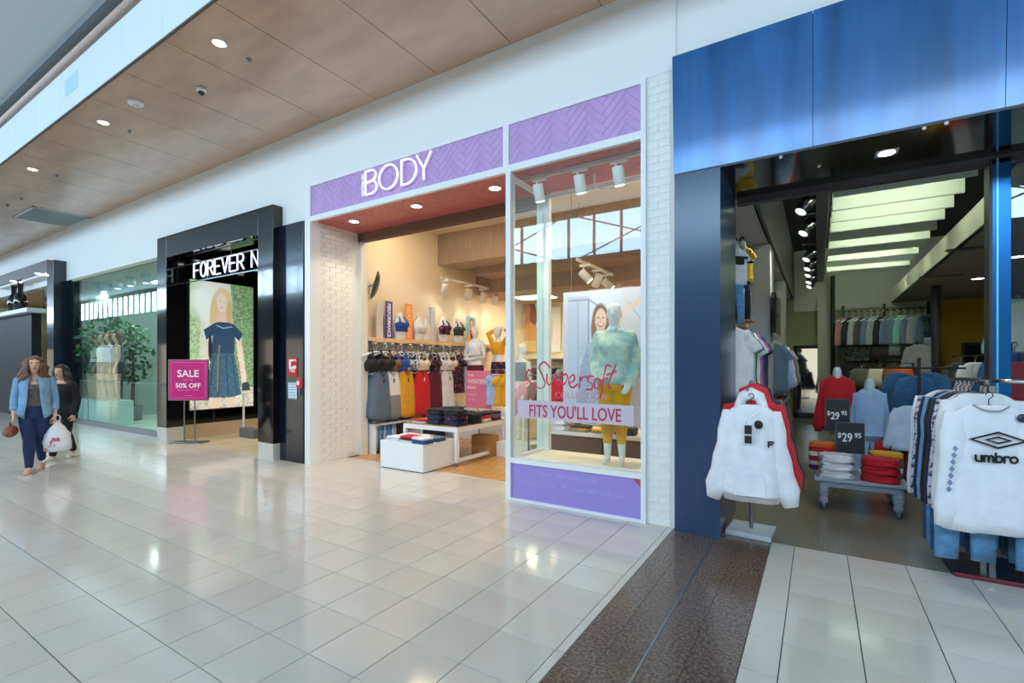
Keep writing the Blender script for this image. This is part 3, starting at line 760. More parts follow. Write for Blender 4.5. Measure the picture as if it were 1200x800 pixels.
# ---- interior shell
M_cream = mat('cream_wall', (240, 228, 204), .7, bump=.12, scale=9)
M_ceil = mat('shop_ceiling', (226, 212, 188), .7)
w = MB(); w.box(-7.3, 5.8, 0, -7.1, 12.2, 4.5); struct('wall_left', w, M_cream)
w = MB(); w.box(-7.3, 12.0, 0, -1.3, 12.2, 4.5); struct('wall_rear', w, M_cream)
w = MB(); w.box(-1.455, 5.8, 0, -1.38, 12.2, 4.5); struct('wall_right', w, M_cream)
w = MB(); w.box(-7.3, 5.79, 4.45, -1.38, 12.2, 4.6); w.box(-7.3, 5.78, RS + .05, -1.38, 5.9, 4.5); struct('ceiling_shop', w, M_ceil)
w = MB(); w.box(-7.1, 8.2, 3.78, -1.455, 8.9, 4.45); w.box(-6.6, 8.9, 3.62, -1.455, 9.6, 4.45); w.box(-7.1, 9.6, 3.3, -1.455, 12, 4.45)
struct('ceiling_bulkhead', w, mat('taupe_bulkhead', (172, 152, 138), .7, var=.05, scale=3, stretch=(6, 1, 1)))
wf = MB(); wf.box(-7.1, FY + .95 - .0, -.1, -1.455, 12, -.008); wf.box(-6.85, 5.56, -.1, -3.1, 5.9, -.008); wfo = struct('floor_shop', wf, mat('wood_joint', (90, 60, 34), .7))
M_plank = mat('oak_floor_plank', (206, 156, 92), .3, var=.18, scale=5, stretch=(8, 1, 1), rnd=.08)
x = -7.1; k = 0
while x < -1.6:
    for a, b in ((5.563, 7.0), (7.0, 9.4), (9.4, 12.0)) if -6.85 < x < -3.25 else ((5.8, 7.6), (7.6, 10), (10, 12.0)):
        MB().box(x + .0015, a, -.02, min(x + .168, -1.46), b - .003, 0).build('plank', M_plank, wfo)
    x += .17
for i in range(6):  # panels added to light the shop interior, not known fittings
    x, y = (-6.0 + 2.1 * (i % 3)), (6.55 if i < 3 else 10.6); z = 4.44 if i < 3 else 3.29
    t = thing('added_ceiling_light', 'added square warm ceiling light panel in the lilac shop, %s' % ('left of the front row', 'middle of the front row', 'right of the front row', 'left of the rear row', 'middle of the rear row', 'right of the rear row')[i], 'ceiling light', (x, y, z), 0, 'shop ceiling panels')
    MB().box(-.5, -.35, -.02, .5, .35, .01).build('frame', M_white, t); MB().box(-.46, -.31, -.026, .46, .31, -.018).build('diffuser', lamp_mat('warm_diffuser', (255, 232, 196), 15), t)

# ---- display window: lilac base, platform, glass, rear frame
plat = thing('window_plinth', 'raised window base with lilac front panel of faint white writing', 'plinth', (0, 0, 0))
MB().box(-3.05, FY + .0, 0, -1.505, FY + .06, .44).build('front_panel', mat('lilac_satin', (160, 140, 216), .35), plat)
MB().box(-3.062, FY - .026, .44, -1.503, FY + .1, .50).build('sill', M_frame, plat)
MB().box(-3.062, FY - .024, 0, -1.503, FY + .1, .03).build('plinth', M_frame, plat)
MB().box(-3.12, FY + .06, .36, -1.46, 5.80, .452).build('platform', mat('platform_cream', (244, 234, 214), .45), plat)
MB().box(-3.12, FY + .06, 0, -3.06, 5.80, .36).build('side_panel', M_frame, plat)
MB().box(-3.1, 5.76, 0, -1.46, 5.80, .36).build('rear_panel', M_frame, plat)
M_faint = mat('faint_lettering', (188, 176, 230), .5)
text('lettering', 'i know i feel lucky a love', .066, M_faint, plat, (-2.72, FY - .002, .335), extrude=.001, sx=1.12)
text('lettering', 'SYDNEY 26TH. EST. 1991, women, NEW YORK, paris', .062, M_faint, plat, (-2.90, FY - .002, .215), extrude=.001, sx=.86)
MB().prism([(-1.60, FY - .003, .438), (-1.507, FY - .003, .438), (-1.507, FY - .003, .34)], (0, .004, 0)).build('corner_patch', mat('rust_patch', (186, 92, 76), .5), plat)
wg = thing('display_window', 'tall glass display window in white frame with red script lettering', 'shop window', (0, 0, 0))
fr = MB(); fr.box(-3.125, FY - .029, 0, -3.06, FY + .08, 3.866); fr.build('stile', M_frame, wg)
MB().box(-3.06, FY + .01, .50, -1.505, FY + .02, 3.865).build('pane', glass_mat('window_glass', (250, 254, 252), k=.75), wg)
MB().box(-3.105, FY + .08, .45, -3.097, 5.70, 3.80).build('side_pane', glass_mat('side_glass', (246, 253, 250), k=.6), wg)
p1, p2 = at_y(632, 400, 5.75), at_y(645, 400, 5.75)
MB().box(p1.x - .01, 5.70, 0.45, p2.x, 5.78, 3.80).build('rear_post', M_frame, wg)
MB().box(-3.125, FY + .08, 3.80, -3.07, 5.78, 3.85).build('top_rail', M_frame, wg)
MB().box(-3.1, 5.72, 3.80, -1.46, 5.78, 3.85).build('top_rail', M_frame, wg)
MB().box(-3.125, FY + .08, .452, -3.075, 5.78, .49).build('bottom_rail', M_frame, wg)
# script "Supersoft" brushed on the glass
M_red = mat('brush_red', (204, 40, 84), .5); M_pinkred = mat('band_red', (190, 50, 84), .5)
def gp(u, v): return at_y(u, v, FY + .004)
def brush(parent, strokes, m, r=.0095, y=FY + .004):
    mb = MB()
    for s in strokes:
        P = catmull([at_y(u, v, y) for u, v in s], 6); n = len(P)
        mb.limb(P, [r * (.62 + .5 * abs(math.sin(i / max(1, n - 1) * PI * 1.5 + .6))) for i in range(n)], ratio=.2, n=8)
    return mb.build('script_lettering', m, parent)
brush(wg, [[(645, 431), (638, 424), (632, 430), (636, 441), (639, 450), (633, 455), (622, 448), (617, 440), (620, 433), (624, 438)],
           [(641, 438), (641, 447), (644, 451), (649, 445), (652, 437)], [(652, 437), (651, 447), (655, 451)],
           [(658, 439), (655, 455), (651, 468)], [(657, 442), (663, 438), (665, 443), (661, 450), (656, 449)],
           [(667, 449), (673, 445), (672, 439), (667, 443), (667, 450), (671, 454), (677, 450)],
           [(680, 441), (679, 454)], [(680, 446), (684, 441), (688, 442)],
           [(695, 441), (690, 441), (689, 446), (694, 450), (693, 456), (687, 456)],
           [(701, 443), (697, 446), (697, 454), (702, 454), (704, 447), (700, 443)],
           [(716, 429), (711, 428), (708, 440), (705, 460), (703, 466)], [(703, 446), (712, 443)],
           [(722, 427), (716, 441), (713, 452), (716, 454)], [(711, 439), (722, 435)]], M_red)
p = gp(650, 466); text('lettering', 'COLLECTION', .098, mat('dusty_pink_lettering', (206, 132, 158), .5), wg, p, extrude=.001, sx=1.02)
band = MB(); band.prism([gp(606.5, 468) + Vector((0, .002, 0)), gp(606.5, 488) + Vector((0, .002, 0)), gp(742.5, 499.5) + Vector((0, .002, 0)), gp(742.5, 475.5) + Vector((0, .002, 0))], (0, .002, 0))
band.build('decal_band', mat('grey_pink_band', (206, 190, 206), .5), wg)
a, b = gp(619.5, 486), gp(727, 494.5)
tx = text('lettering', "FITS YOU'LL LOVE", .19, M_pinkred, wg, (a.x, FY + .003, (a.z + b.z) / 2 - .005), extrude=.001, bold=.002, sx=1.0)
tx.scale.x = (b.x - a.x) / tx.dimensions.x if tx.dimensions.x else 1; tx.scale.y = 1.02

# spotlights of the display window
ra, rb = at_y(612, 206, 5.15), at_y(753, 171, 5.15)
t = thing('lighting_track', 'pale track rail under the rose soffit in the display window', 'track light rail', (0, 0, 0))
MB().box(ra.x, 5.13, RS - .05, -1.5, 5.17, RS - .008).build('rail', mat('pale_rail', (206, 198, 196), .5), t)
def track_head(pos, aim, label, group, m=M_whitegloss, power=25, lens=M_lens, k=1.0, col=(255, 236, 206)):
    """gimbal can on a stem; aim is the beam direction"""
    t = thing('track_spotlight', label, 'spotlight', pos, 0, group)
    MB().box(-.09 * k, -.018 * k, -.035 * k, .09 * k, .018 * k, 0, bev=.006 * k).build('adapter', m, t)
    MB().cyl((-.03 * k, 0, -.03 * k), (-.03 * k, 0, -.12 * k), .011 * k, 8).build('stem', m, t)
    d = Vector(aim).normalized(); q = Vector((0, 0, -1)).rotation_difference(d)
    can = MB().lathe((0, 0, 0), [(.02 * k, .10 * k), (.056 * k, .095 * k), (.06 * k, .08 * k), (.06 * k, -.1 * k), (.052 * k, -.1 * k), (.05 * k, -.08 * k), (.01 * k, -.07 * k)], 18).build('can', m, t, (0, 0, -.17 * k))
    can.rotation_euler = q.to_euler()
    ln = MB().lathe((0, 0, -.092 * k), [(.01 * k, 0), (.05 * k, 0), (.05 * k, -.006 * k), (.01 * k, -.008 * k)], 16).build('lens', lens, can)
    if power: spot('lamp', can, (0, 0, -.12 * k), power, col, 1.2, r=.04)
    return t
for i, (u, v) in enumerate(((630, 225), (678, 216), (723, 206))):
    p = at_y(u, v, 5.15); track_head((p.x + .02, 5.15, RS - .05), (.05, .25, -1), 'white track spotlight in the display window, %s' % ('nearest the entrance', 'middle of three', 'nearest the brick pier')[i], 'display window spotlights', power=45, k=1.05)
a = at_y(697, 200, 5.5)
t = thing('cable_hook', 'small white conduit hook below the rose soffit', 'conduit', (a.x, 5.5, RS - .01)); MB().tube(catmull([(0, 0, 0), (0, 0, -.08), (.02, .04, -.16), (.14, .2, -.14)], 4), .012).build('conduit', M_white, t)
p = at_z(574, 253, 4.45); t = thing('ceiling_speaker', 'round grey speaker disc in the shop ceiling', 'speaker', p); MB().lathe((0, 0, 0), [(.05, 0), (.13, 0), (.12, -.012), (.02, -.014)], 24).build('grille', mat('speaker_grey', (172, 164, 152), .6), t)

# mannequin in the window
Ht = 1.84
ar, lg = stand_pose(Ht, .07, .075)
ar = [((-.175, 0, .80 * Ht), (-.235, .0, .63 * Ht), (-.16, -.15, .53 * Ht), (.6, -.4, .1), (0, -.3, 1)), ((.175, 0, .80 * Ht), (.245, .04, .64 * Ht), (.19, -.09, .51 * Ht), (-.2, -.6, -.5), (-.6, -.5, 0))]
mp = at_z(720, 544, .452)
mq = mannequin('window_mannequin', 'white mannequin in tie-dye sweater and mustard trousers in the display window', (mp.x, mp.y, .452), math.radians(10), Ht, ar, lg)
worn_trousers(mq, 'mustard_trousers', F_mustard, Ht, lg, .013, .62, .62)
b = MB(); b.rings([[(x * (1.06 + .10 * math.sin((z / Ht - .5) * 9)), y * 1.1 + .008 * math.sin(x * 45 + z * 20), z) for x, y, z in r] for r in torso_rings(Ht, .024, .50, .835)])
limbs(b, Ht, ar, [], .021, 'arms', .95, hands=False)
put(bpy.data.objects.new('sweater', b.fused('sweater', F_tiedye, .014, 3)), mq)
b = MB(); b.limb([(-.06, .02, .85 * Ht), (0, .06, .87 * Ht), (.06, .02, .85 * Ht), (.035, -.05, .835 * Ht), (0, -.075, .81 * Ht), (-.035, -.05, .835 * Ht), (-.06, .02, .85 * Ht)], .02, n=8); b.build('collar', F_tiedye, mq)

# poster behind her
cv = Canvas(180, 220, (222, 218, 234)); cv.grad((228, 228, 242), (214, 204, 226))
cv.poly([(0.04, .03), (.30, .03), (.30, 1), (.04, 1)], (206, 210, 232)); cv.line([(.16, .06), (.16, .9)], .006, (176, 182, 208)); cv.line([(.28, .06), (.28, .95)], .008, (150, 158, 186)); cv.line([(.06, .06), (.28, .06), (.40, .12)], .008, (160, 166, 190))
cv.poly([(.62, .0), (1, .0), (1, .55), (.7, .45)], (226, 222, 232)); cv.line([(.78, .62), (1, .22)], .05, (186, 182, 214)); cv.line([(.7, .1), (.9, .3), (.98, .6)], .006, (190, 190, 206))
cv.ell(.41, .215, .085, .115, (132, 92, 70), .2); cv.ell(.345, .29, .035, .11, (156, 112, 86), .3); cv.ell(.475, .29, .03, .09, (146, 104, 80), .3)
cv.line([(.52, .36), (.66, .17), (.82, .09)], .028, (238, 206, 196)); cv.ell(.825, .085, .035, .026, (240, 208, 198)); cv.poly([(.37, .29), (.46, .29), (.50, .42), (.34, .42)], (226, 176, 160))
cv.ell(.415, .222, .062, .088, (240, 198, 182), .15); cv.poly([(.27, .40), (.39, .375), (.46, .375), (.60, .42), (.68, 1), (.16, 1)], (188, 194, 222)); cv.poly([(.27, .40), (.18, .62), (.12, 1), (.24, 1), (.31, .6)], (176, 184, 216))
cv.speck(.10, 3, (.15, .38, .74, 1), 2); cv.ell(.388, .205, .010, .006, (70, 50, 46)); cv.ell(.443, .205, .010, .006, (70, 50, 46)); cv.line([(.388, .255), (.415, .268), (.443, .255)], .010, (206, 84, 92)); cv.line([(.392, .255), (.415, .262), (.439, .255)], .005, (250, 246, 244)); cv.line([(.415, .21), (.412, .235)], .004, (214, 160, 146))
tl, br = at_y(661, 344, 5.66), at_y(752, 499, 5.66)
PW, PH = -1.56 - tl.x, tl.z - br.z
pt = thing('hanging_poster', 'large pale poster of a smiling woman in a grey knit hung behind the window mannequin', 'poster', (tl.x, 5.66, br.z))
MB().box(-.012, 0, -.012, PW + .012, .012, PH + .012).build('board', mat('pink_edge_board', (232, 208, 222), .5), pt)
cv.sheet('print', PW, PH, print_mat('paper_print'), pt, (0, -.002, 0))
MB().cyl((.1, .006, PH), (.1, .006, 3.8 - br.z), .003, 6).build('cord', M_steel, pt); MB().cyl((PW - .1, .006, PH), (PW - .1, .006, 3.8 - br.z), .003, 6).build('cord', M_steel, pt)
# ================================================================== INSIDE THE LILAC SHOP
SX = -6.95
sh = thing('wall_shelf', 'long cream shelf on the left wall above the bra rails', 'shelf', (0, 0, 0))
MB().box(-7.1, 6.0, 2.02, -6.74, 10.2, 2.07).build('board', mat('cream_shelf', (246, 236, 214), .5), sh)
MB().box(-6.745, 6.0, 2.0, -6.73, 10.2, 2.075).build('front_edge', mat('shelf_edge_wood', (226, 190, 140), .5), sh)
for y in (6.4, 7.6, 8.8, 9.9): MB().box(-7.1, y, 1.9, -6.8, y + .02, 2.02).build('bracket', M_white, sh)
SZ = 2.07
def plaque(u0, u1, vt, m, label, words=None, wm=None, pic=None):
    a, b = at_x(u0, 396, SX), at_x(u1, 396, SX); z = at_x((u0 + u1) / 2, vt, SX).z; wd = b.y - a.y
    t = thing('sign_board', label, 'sign', (SX, a.y, SZ), 0, 'boards on the wall shelf')
    MB().box(-.02, 0, 0, .0, wd, z - SZ, bev=.003).build('board', m, t)
    MB().box(-.05, wd * .2, 0, .03, wd * .8, .012).build('foot', M_white, t)
    if words:
        x = text('lettering', words, wd * .62, wm, t, (.001, wd * .28, z - SZ - .04), (PI / 2, PI / 2, PI / 2), .001, .003, sx=1.0)
        x.scale.x = (z - SZ - .09) / max(.01, x.dimensions.x)
    if pic: pic(t, wd, z - SZ)
    return t
plaque(441.5, 449, 355, mat('grey_board', (206, 202, 196), .6), 'plain pale grey board at the left end of the wall shelf')
plaque(452, 460, 353, mat('violet_board', (84, 74, 156), .6), 'violet upright board reading PERFORMANCE on the wall shelf', 'PERFORMANCE', M_text_white)
plaque(475, 483.5, 356, mat('orange_board', (244, 158, 84), .6), 'orange upright board with white lettering on the wall shelf', 'SEAMLESS', mat('pale_lettering', (252, 206, 160), .6))
plaque(503, 510.5, 360, mat('lavender_board', (198, 198, 220), .6), 'lavender grey upright board on the wall shelf', 'LOUNGE', mat('grey_lettering', (226, 226, 240), .6))
def face_pic(t, wd, h):
    c = Canvas(60, 130, (150, 206, 232)); c.poly([(0, .25), (.5, .2), (.5, 1), (0, 1)], (110, 196, 226)); c.ell(.55, .2, .2, .13, (90, 54, 40)); c.ell(.55, .22, .14, .1, (240, 170, 120)); c.poly([(.25, .5), (.45, .36), (.65, .36), (.9, .5), (1, 1), (.15, 1)], (240, 140, 60)); c.poly([(.4, .5), (.75, .5), (.7, .8), (.45, .8)], (40, 36, 40))
    c.sheet('print', wd, h, print_mat('paper_print'), t, (.002, 0, 0), (0, 0, PI / 2))
plaque(546, 558, 371, M_white, 'small photo board of a woman at the right end of the wall shelf', pic=face_pic)
def torso_bust(u, v_top, bra, label, straps=True, k=1.0):
    p = at_x(u, 396, SX); t = thing('torso_form', label, 'display form', (SX + .02, p.y, SZ), PI / 2, 'torso forms on the wall shelf')
    rs = []
    for z, a, b in ((0, .14, .085), (.12, .135, .08), (.24, .15, .10), (.33, .155, .095), (.42, .15, .07), (.46, .09, .05), (.50, .05, .045), (.56, .045, .045)):
        rs.append([(a * k * math.cos(2 * PI * i / 18), b * k * math.sin(2 * PI * i / 18), z * k) for i in range(18)])
    m = MB(); m.rings(rs); m.build('torso', M_mannequin, t)
    if bra: 
        o = use('bra', G_sports, t, (0, -.045 * k, .47 * k), 0, bra, (1.2 * k, 1.5 * k, 1.05 * k))
    return t
torso_bust(468, 360, F_blue, 'white torso form in a white and blue bra beside the violet board', k=.95)
torso_bust(490, 362, F_white, 'white torso form in a white bra right of the orange board', k=.9)
torso_bust(498, 362, None, 'bare white torso form left of the lavender board', k=.85)
torso_bust(518.5, 372, F_floral, 'white torso form in a black and orange bra on the shelf', k=1.0)
torso_bust(535, 372, F_char, 'white torso form in a charcoal bra on the shelf', k=1.0)
t = thing('security_mirror', 'dark round convex mirror on a bracket high on the left wall', 'mirror', at_x(439, 334, -6.82))
q = Vector((0, 0, 1)).rotation_difference(Vector((.62, .74, -.25))).to_euler()
o = MB().lathe((0, 0, 0), [(.02, -.03), (.25, -.02), (.27, 0), (.255, .012), (.2, .05), (.1, .075), (.02, .08)], 28).build('mirror_dome', mat('mirror_dark', (46, 48, 54), .12), t); o.rotation_euler = q
MB().tube([(0, 0, 0), (-.28, -.02, -.02)], .022).build('arm', mat('pale_blue_arm', (150, 184, 214), .4), t); MB().box(-.28, -.07, -.12, -.26, .03, .12).build('wall_plate', _M['pale_blue_arm'], t)

# bra rails and top rails: short arms off the wall, garments facing the room
def arm_rail(y, z, n, label):
    t = thing('garment_rail', label, 'rail', (-7.1, y, z), 0, 'display arms on the left wall')
    MB().tube([(0, 0, 0), (.42, 0, 0)], .009).build('bar', M_chrome, t); MB().box(0, -.02, -.05, .012, .02, .05).build('plate', M_chrome, t)
bras = [(431, [F_black] * 5, 'black'), (442, [F_black] * 4, 'black'), (451, [F_black, F_black, F_brown], 'black'), (461, [F_blue] * 3, 'blue'), (472, [F_blue, F_blue, F_bluedot], 'blue and white'), (485, [F_black, F_black, F_cream], 'black and cream'), (499, [F_navy, F_navy, F_floral], 'navy and red print'), (511, [F_white] * 3, 'white'), (519, [F_white, F_grey, F_cream], 'white and grey'), (529, [F_floral] * 3, 'dark print')]
for n, (u, cols, nm) in enumerate(bras):
    z = 1.965; y = at_x(u + 1.5, 420, -6.85).y + .04
    arm_rail(y, z + .012, n, 'short chrome arm carrying %s bras, number %d along the shelf' % (nm, n + 1))
    for k, c in enumerate(cols):
        x = -7.02 + .34 * (k + 1) / (len(cols) + .4)
        hung('hanging_bra', G_bra, c, (x, y, z), PI / 2, '%s bra hanging below the wall shelf, %s' % (nm, 'cluster %s from the entrance' % ('first', 'second', 'third', 'fourth', 'fifth', 'sixth', 'seventh', 'eighth', 'ninth', 'tenth')[n]), 'bras cluster %d' % (n + 1), 'bra', 1.55)
tops = [(433, [F_slate] * 4, 'slate blue', G_tank), (452, [F_slate, F_white, F_whitegrey], 'white and grey', G_tank), (469, [F_mustard, F_mustard, F_mustard], 'mustard', G_tank), (488, [F_black, F_red, F_red], 'red', G_tank), (503, [F_maroon] * 3, 'maroon', G_tank), (518, [F_white] * 3, 'white', G_tank), (530, [F_floral] * 3, 'dark print', G_tee), (540, [F_pale] * 3, 'pale blue', G_tee)]
for n, (u, cols, nm, g) in enumerate(tops):
    z = 1.585 if n < 6 else 1.88; y = at_x(u + (4 if n == 0 else 1), 450, -6.8).y + (.1 if n == 0 else .03)
    arm_rail(y, z + .012, n, 'short chrome arm carrying %s tops, %s in the row' % (nm, ('first', 'second', 'third', 'fourth', 'fifth', 'sixth', 'seventh', 'eighth')[n]))
    for k, c in enumerate(cols):
        last = k == len(cols) - 1
        x = -7.02 + .36 * (k + 1) / (len(cols) + .4)
        ccol = ('black' if c is F_black else nm)
        o = hung('hanging_shirt', g, c, (x, y, z), PI / 2, ('%s sleeveless top, front of the %s row cluster on left wall' if last else '%s top behind the front one, %s cluster on left wall') % (ccol, ('first', 'second', 'third', 'fourth', 'fifth', 'sixth', 'seventh', 'eighth')[n]), 'tops cluster %d' % (n + 1), 'top', 1.17)
        if last and g is G_tank:
            MB().box(-.012, -.062, -.20, .012, -.058, -.135).build('swing_tag', M_tagk if n != 3 else M_tagw, o)
# low shelf with folded knitwear, jeans hanging under it
t = thing('low_shelf', 'low grey shelf under the hanging tops on the left wall', 'shelf', (0, 0, 0)); MB().box(-7.1, 5.98, .50, -6.62, 9.6, .53).build('board', mat('pale_grey_board', (196, 204, 214), .4), t); MB().box(-7.1, 5.98, 0, -7.06, 9.6, .5).build('back_panel', mat('dark_back', (70, 74, 82), .6), t)
for y in (6.0, 7.2, 8.4, 9.56): MB().box(-7.08, y, 0, -6.65, y + .03, .5).build('support', M_white, t)
for n in range(9):
    y = 6.2 + n * .33; c = [F_grey, F_slate, F_olive, F_mustard, F_red, F_white, F_grey, F_navy, F_pale][n]
    for k in range(2):
        o = use('folded_knit', G_fold, None, (-6.84, y, .53 + .054 * k), PI / 2 + random.uniform(-.1, .1), [F_grey, F_slate, c][(n + k) % 3] if k else c)
        tag(o, 'folded knit on the low wall shelf, %s of pile %s from the entrance' % (('bottom', 'top')[k], ('one', 'two', 'three', 'four', 'five', 'six', 'seven', 'eight', 'nine')[n]), 'clothing', 'folded knits on the low shelf')
for n in range(5):
    o = hung('hanging_trousers', G_jeans, F_ldenim if n % 2 else F_pale, (-6.72 + .0, 6.12 + .10 * n, .52), PI / 2 + .5, 'striped pale blue trousers hanging under the low shelf', 'trousers under the low shelf', 'trousers', .47)

# ---- nesting tables
t = thing('display_block', 'low white display block in front of the wood-topped table', 'display block', (-5.315, 5.70, 0))
MB().box(-.445, -.40, .012, .445, .40, .42, bev=.004).build('block', M_whitegloss, t); MB().box(-.42, -.38, 0, .42, .38, .012).build('plinth', M_blackmat, t)
tb = thing('display_table', 'white framed display table with oak top on small castors', 'table', (-5.335, 6.62, 0))
MB().box(-.56, -.655, .585, .56, .655, .612, bev=.003).build('top', M_wood, tb)
f = MB(); f.box(-.575, -.67, .53, .575, -.62, .60); f.box(-.575, .62, .53, .575, .67, .60); f.box(-.575, -.62, .53, -.525, .62, .60); f.box(.525, -.62, .53, .575, .62, .60)
f.build('top_frame', M_frame, tb)
for sx in (-1, 1):
    for sy in (-1, 1):
        x, y = sx * .55, sy * .645; MB().box(x - .027, y - .027, .055, x + .027, y + .027, .56).build('leg', M_frame, tb)
        MB().lathe((x, y, 0), [(.005, .0), (.022, .004), (.024, .025), (.022, .05), (.005, .056)], 12).build('castor', M_steel, tb)
MB().box(.525, -.62, .06, .575, .62, .11).build('lower_rail', M_frame, tb); MB().box(-.575, -.62, .06, -.525, .62, .11).build('lower_rail', M_frame, tb)
def piles(name, spots, base, group, where, rz0=0.0):
    for i, (x, y, cols, key) in enumerate(spots):
        z = base
        for k, (c, cn) in enumerate(cols):
            o = use(name, key, None, (x, y, z), rz0 + random.uniform(-.12, .12), c)
            pos = '' if len(cols) == 1 else ('bottom of' if k == 0 else ('top of' if k == len(cols) - 1 else 'in the middle of'))
            tag(o, ('%s folded garment %s the %s pile %s' % (cn, pos, ORD[i], where)) if pos else '%s folded garment, %s pile %s' % (cn, ORD[i], where), 'clothing', group)
            h = max(v.co.z for v in key.vertices); z += h * .93
ORD = ('first', 'second', 'third', 'fourth', 'fifth', 'sixth', 'seventh', 'eighth', 'ninth', 'tenth', 'eleventh', 'twelfth')
w_, n_, b_, m_, d_ = (F_white, 'white'), (F_navy, 'navy'), (F_black, 'black'), (F_maroon, 'maroon'), (F_denim, 'denim blue')
piles('folded_garment', [(-5.56, 5.46, [w_, w_], G_foldthin), (-5.25, 5.45, [w_, m_, (F_red, 'dark red')], G_foldthin), (-4.99, 5.42, [d_, d_, w_], G_foldthin), (-5.55, 5.74, [(F_grey, 'grey'), w_], G_foldthin), (-5.24, 5.73, [d_, w_], G_foldthin), (-4.99, 5.70, [d_, (F_slate, 'slate blue')], G_foldthin)], .42, 'folded garments on the white block', 'on the white block')
piles('folded_garment', [(-5.68, 6.15, [w_, (F_red, 'red')], G_foldthin), (-5.30, 6.14, [n_, n_, b_], G_foldmess), (-4.95, 6.16, [n_, (F_floral, 'floral'), b_], G_foldmess), (-5.68, 6.52, [b_, n_], G_fold), (-5.30, 6.52, [b_, b_, n_], G_foldmess), (-4.93, 6.52, [b_, b_], G_foldmess), (-4.95, 6.86, [w_, (F_red, 'red'), b_], G_fold), (-5.32, 6.88, [b_, w_, n_], G_fold), (-4.93, 7.14, [m_, (F_slate, 'slate'), m_], G_fold), (-5.3, 7.16, [b_, b_], G_fold)], .612, 'folded garments on the oak table', 'on the oak table')
bx = thing('cardboard_box', 'brown cardboard box standing under the display table', 'box', (-4.93, 6.95, 0)); MB().box(-.2, -.13, 0, .2, .13, .36).build('carton', mat('cardboard', (178, 130, 76), .8), bx); MB().box(-.2, -.128, .36, .2, .0, .364).build('flap', _M['cardboard'], bx)
bx = thing('drawer_unit', 'small white drawer cube behind the display table', 'drawer unit', (-5.2, 7.9, 0)); MB().box(-.3, -.22, 0, .3, .22, .55, bev=.004).build('carcass', M_whitegloss, bx); MB().box(-.27, -.235, .3, .27, -.22, .52).build('drawer', M_white, bx); MB().box(-.27, -.235, .04, .27, -.22, .27).build('drawer', M_white, bx)
sg = at_y(559, 478, 8.0); s2 = at_y(546, 434, 8.0); s3 = at_y(574.5, 434, 8.0)
pk = thing('pink_sign', 'pink display sign reading THE WINTER PANT before the mannequins', 'sign', (s2.x, 8.0, 0))
w_s, z0, z1 = s3.x - s2.x, sg.z, s2.z
MB().box(0, -.01, z0, w_s, .01, z1, bev=.003).build('board', mat('pink_board', (228, 124, 152), .5), pk)
for i, (s, z) in enumerate((('THE', .84), ('WINTER', .66), ('PANT', .50), ('WARM', .32), ('LAYERS', .2))): text('lettering', s, (.085, .12, .09, .075, .06)[i], (M_text_white if i < 3 else mat('pale_pink_lettering', (246, 190, 206), .5)), pk, (.05, -.0125, z0 + (z1 - z0) * z), extrude=.001)
MB().tube([(w_s / 2, .03, .02), (w_s / 2, .03, z0 + .05)], .012).build('stem', M_chrome, pk); MB().box(w_s / 2 - .15, -.08, 0, w_s / 2 + .15, .14, .02).build('foot', M_chrome, pk)

hr = thing('hook_rail', 'short chrome rail of mustard and pale tops right of the pink sign', 'rail', (s3.x + .02, 8.0, 0)); MB().tube([(0, 0, .02), (0, 0, z1 + .03), (.62, 0, z1 + .03), (.62, 0, .02)], .012).build('frame', M_chrome, hr)
for i, (c, g, nm_) in enumerate(((F_pale, G_slimtee, 'pale blue top'), (F_mustard, G_slimtee, 'mustard top'), (F_mustard, G_slimtee, 'second mustard top'))): hung('hanging_shirt', g, c, (s3.x + .14 + .2 * i, 8.0, z1 + .018), .4, '%s hanging on the short rail right of the pink sign' % nm_, 'tops right of the pink sign', 'top', .95)
# ---- mannequins at the back
st = thing('mannequin_plinth', 'white plinth carrying the two sport mannequins behind the pink sign', 'plinth', (-5.95, 8.8, 0)); MB().box(-.75, -.5, 0, .75, .5, .62, bev=.004).build('block', M_white, st)
Ht = 1.80
ar, lg = stand_pose(Ht, .05, .09)
ar = [((-.17, 0, .80 * Ht), (-.23, -.03, .64 * Ht), (.06, -.17, .66 * Ht), (1, -.1, .1), (0, 0, 1)), ((.17, 0, .80 * Ht), (.23, -.03, .63 * Ht), (-.06, -.16, .60 * Ht), (-1, -.1, .1), (0, 0, 1))]
p = at_y(557, 400, 8.6)
mq = mannequin('shop_mannequin', 'white mannequin with crossed arms in pale top and maroon tights', (p.x, 8.6, .62), .25, Ht, ar, lg, voxel=.016)
worn_trousers(mq, 'tights', F_maroon, Ht, lg, .012, .57, .95, .017); worn_top(mq, 'top', F_white, Ht, ar, .012, .60, .82, 0, voxel=.017)
ar = [((-.17, 0, .80 * Ht), (-.34, .02, .93 * Ht), (-.10, .10, .97 * Ht), (1, .2, .1), (0, 0, 1)), ((.17, 0, .80 * Ht), (.34, .02, .93 * Ht), (.10, .10, .97 * Ht), (-1, .2, .1), (0, 0, 1))]
p = at_y(584, 400, 8.95); _, lg = stand_pose(Ht, .05, .10)
mq = mannequin('shop_mannequin', 'white mannequin with raised arms in mustard crop top and floral leggings', (p.x, 8.95, .75 if False else .62), -.15, Ht, ar, lg, voxel=.016)
worn_top(mq, 'crop_top', F_mustard, Ht, ar, .014, .66, .82, .8, voxel=.017); worn_trousers(mq, 'leggings', F_floral, Ht, lg, .012, .58, .95, .017)
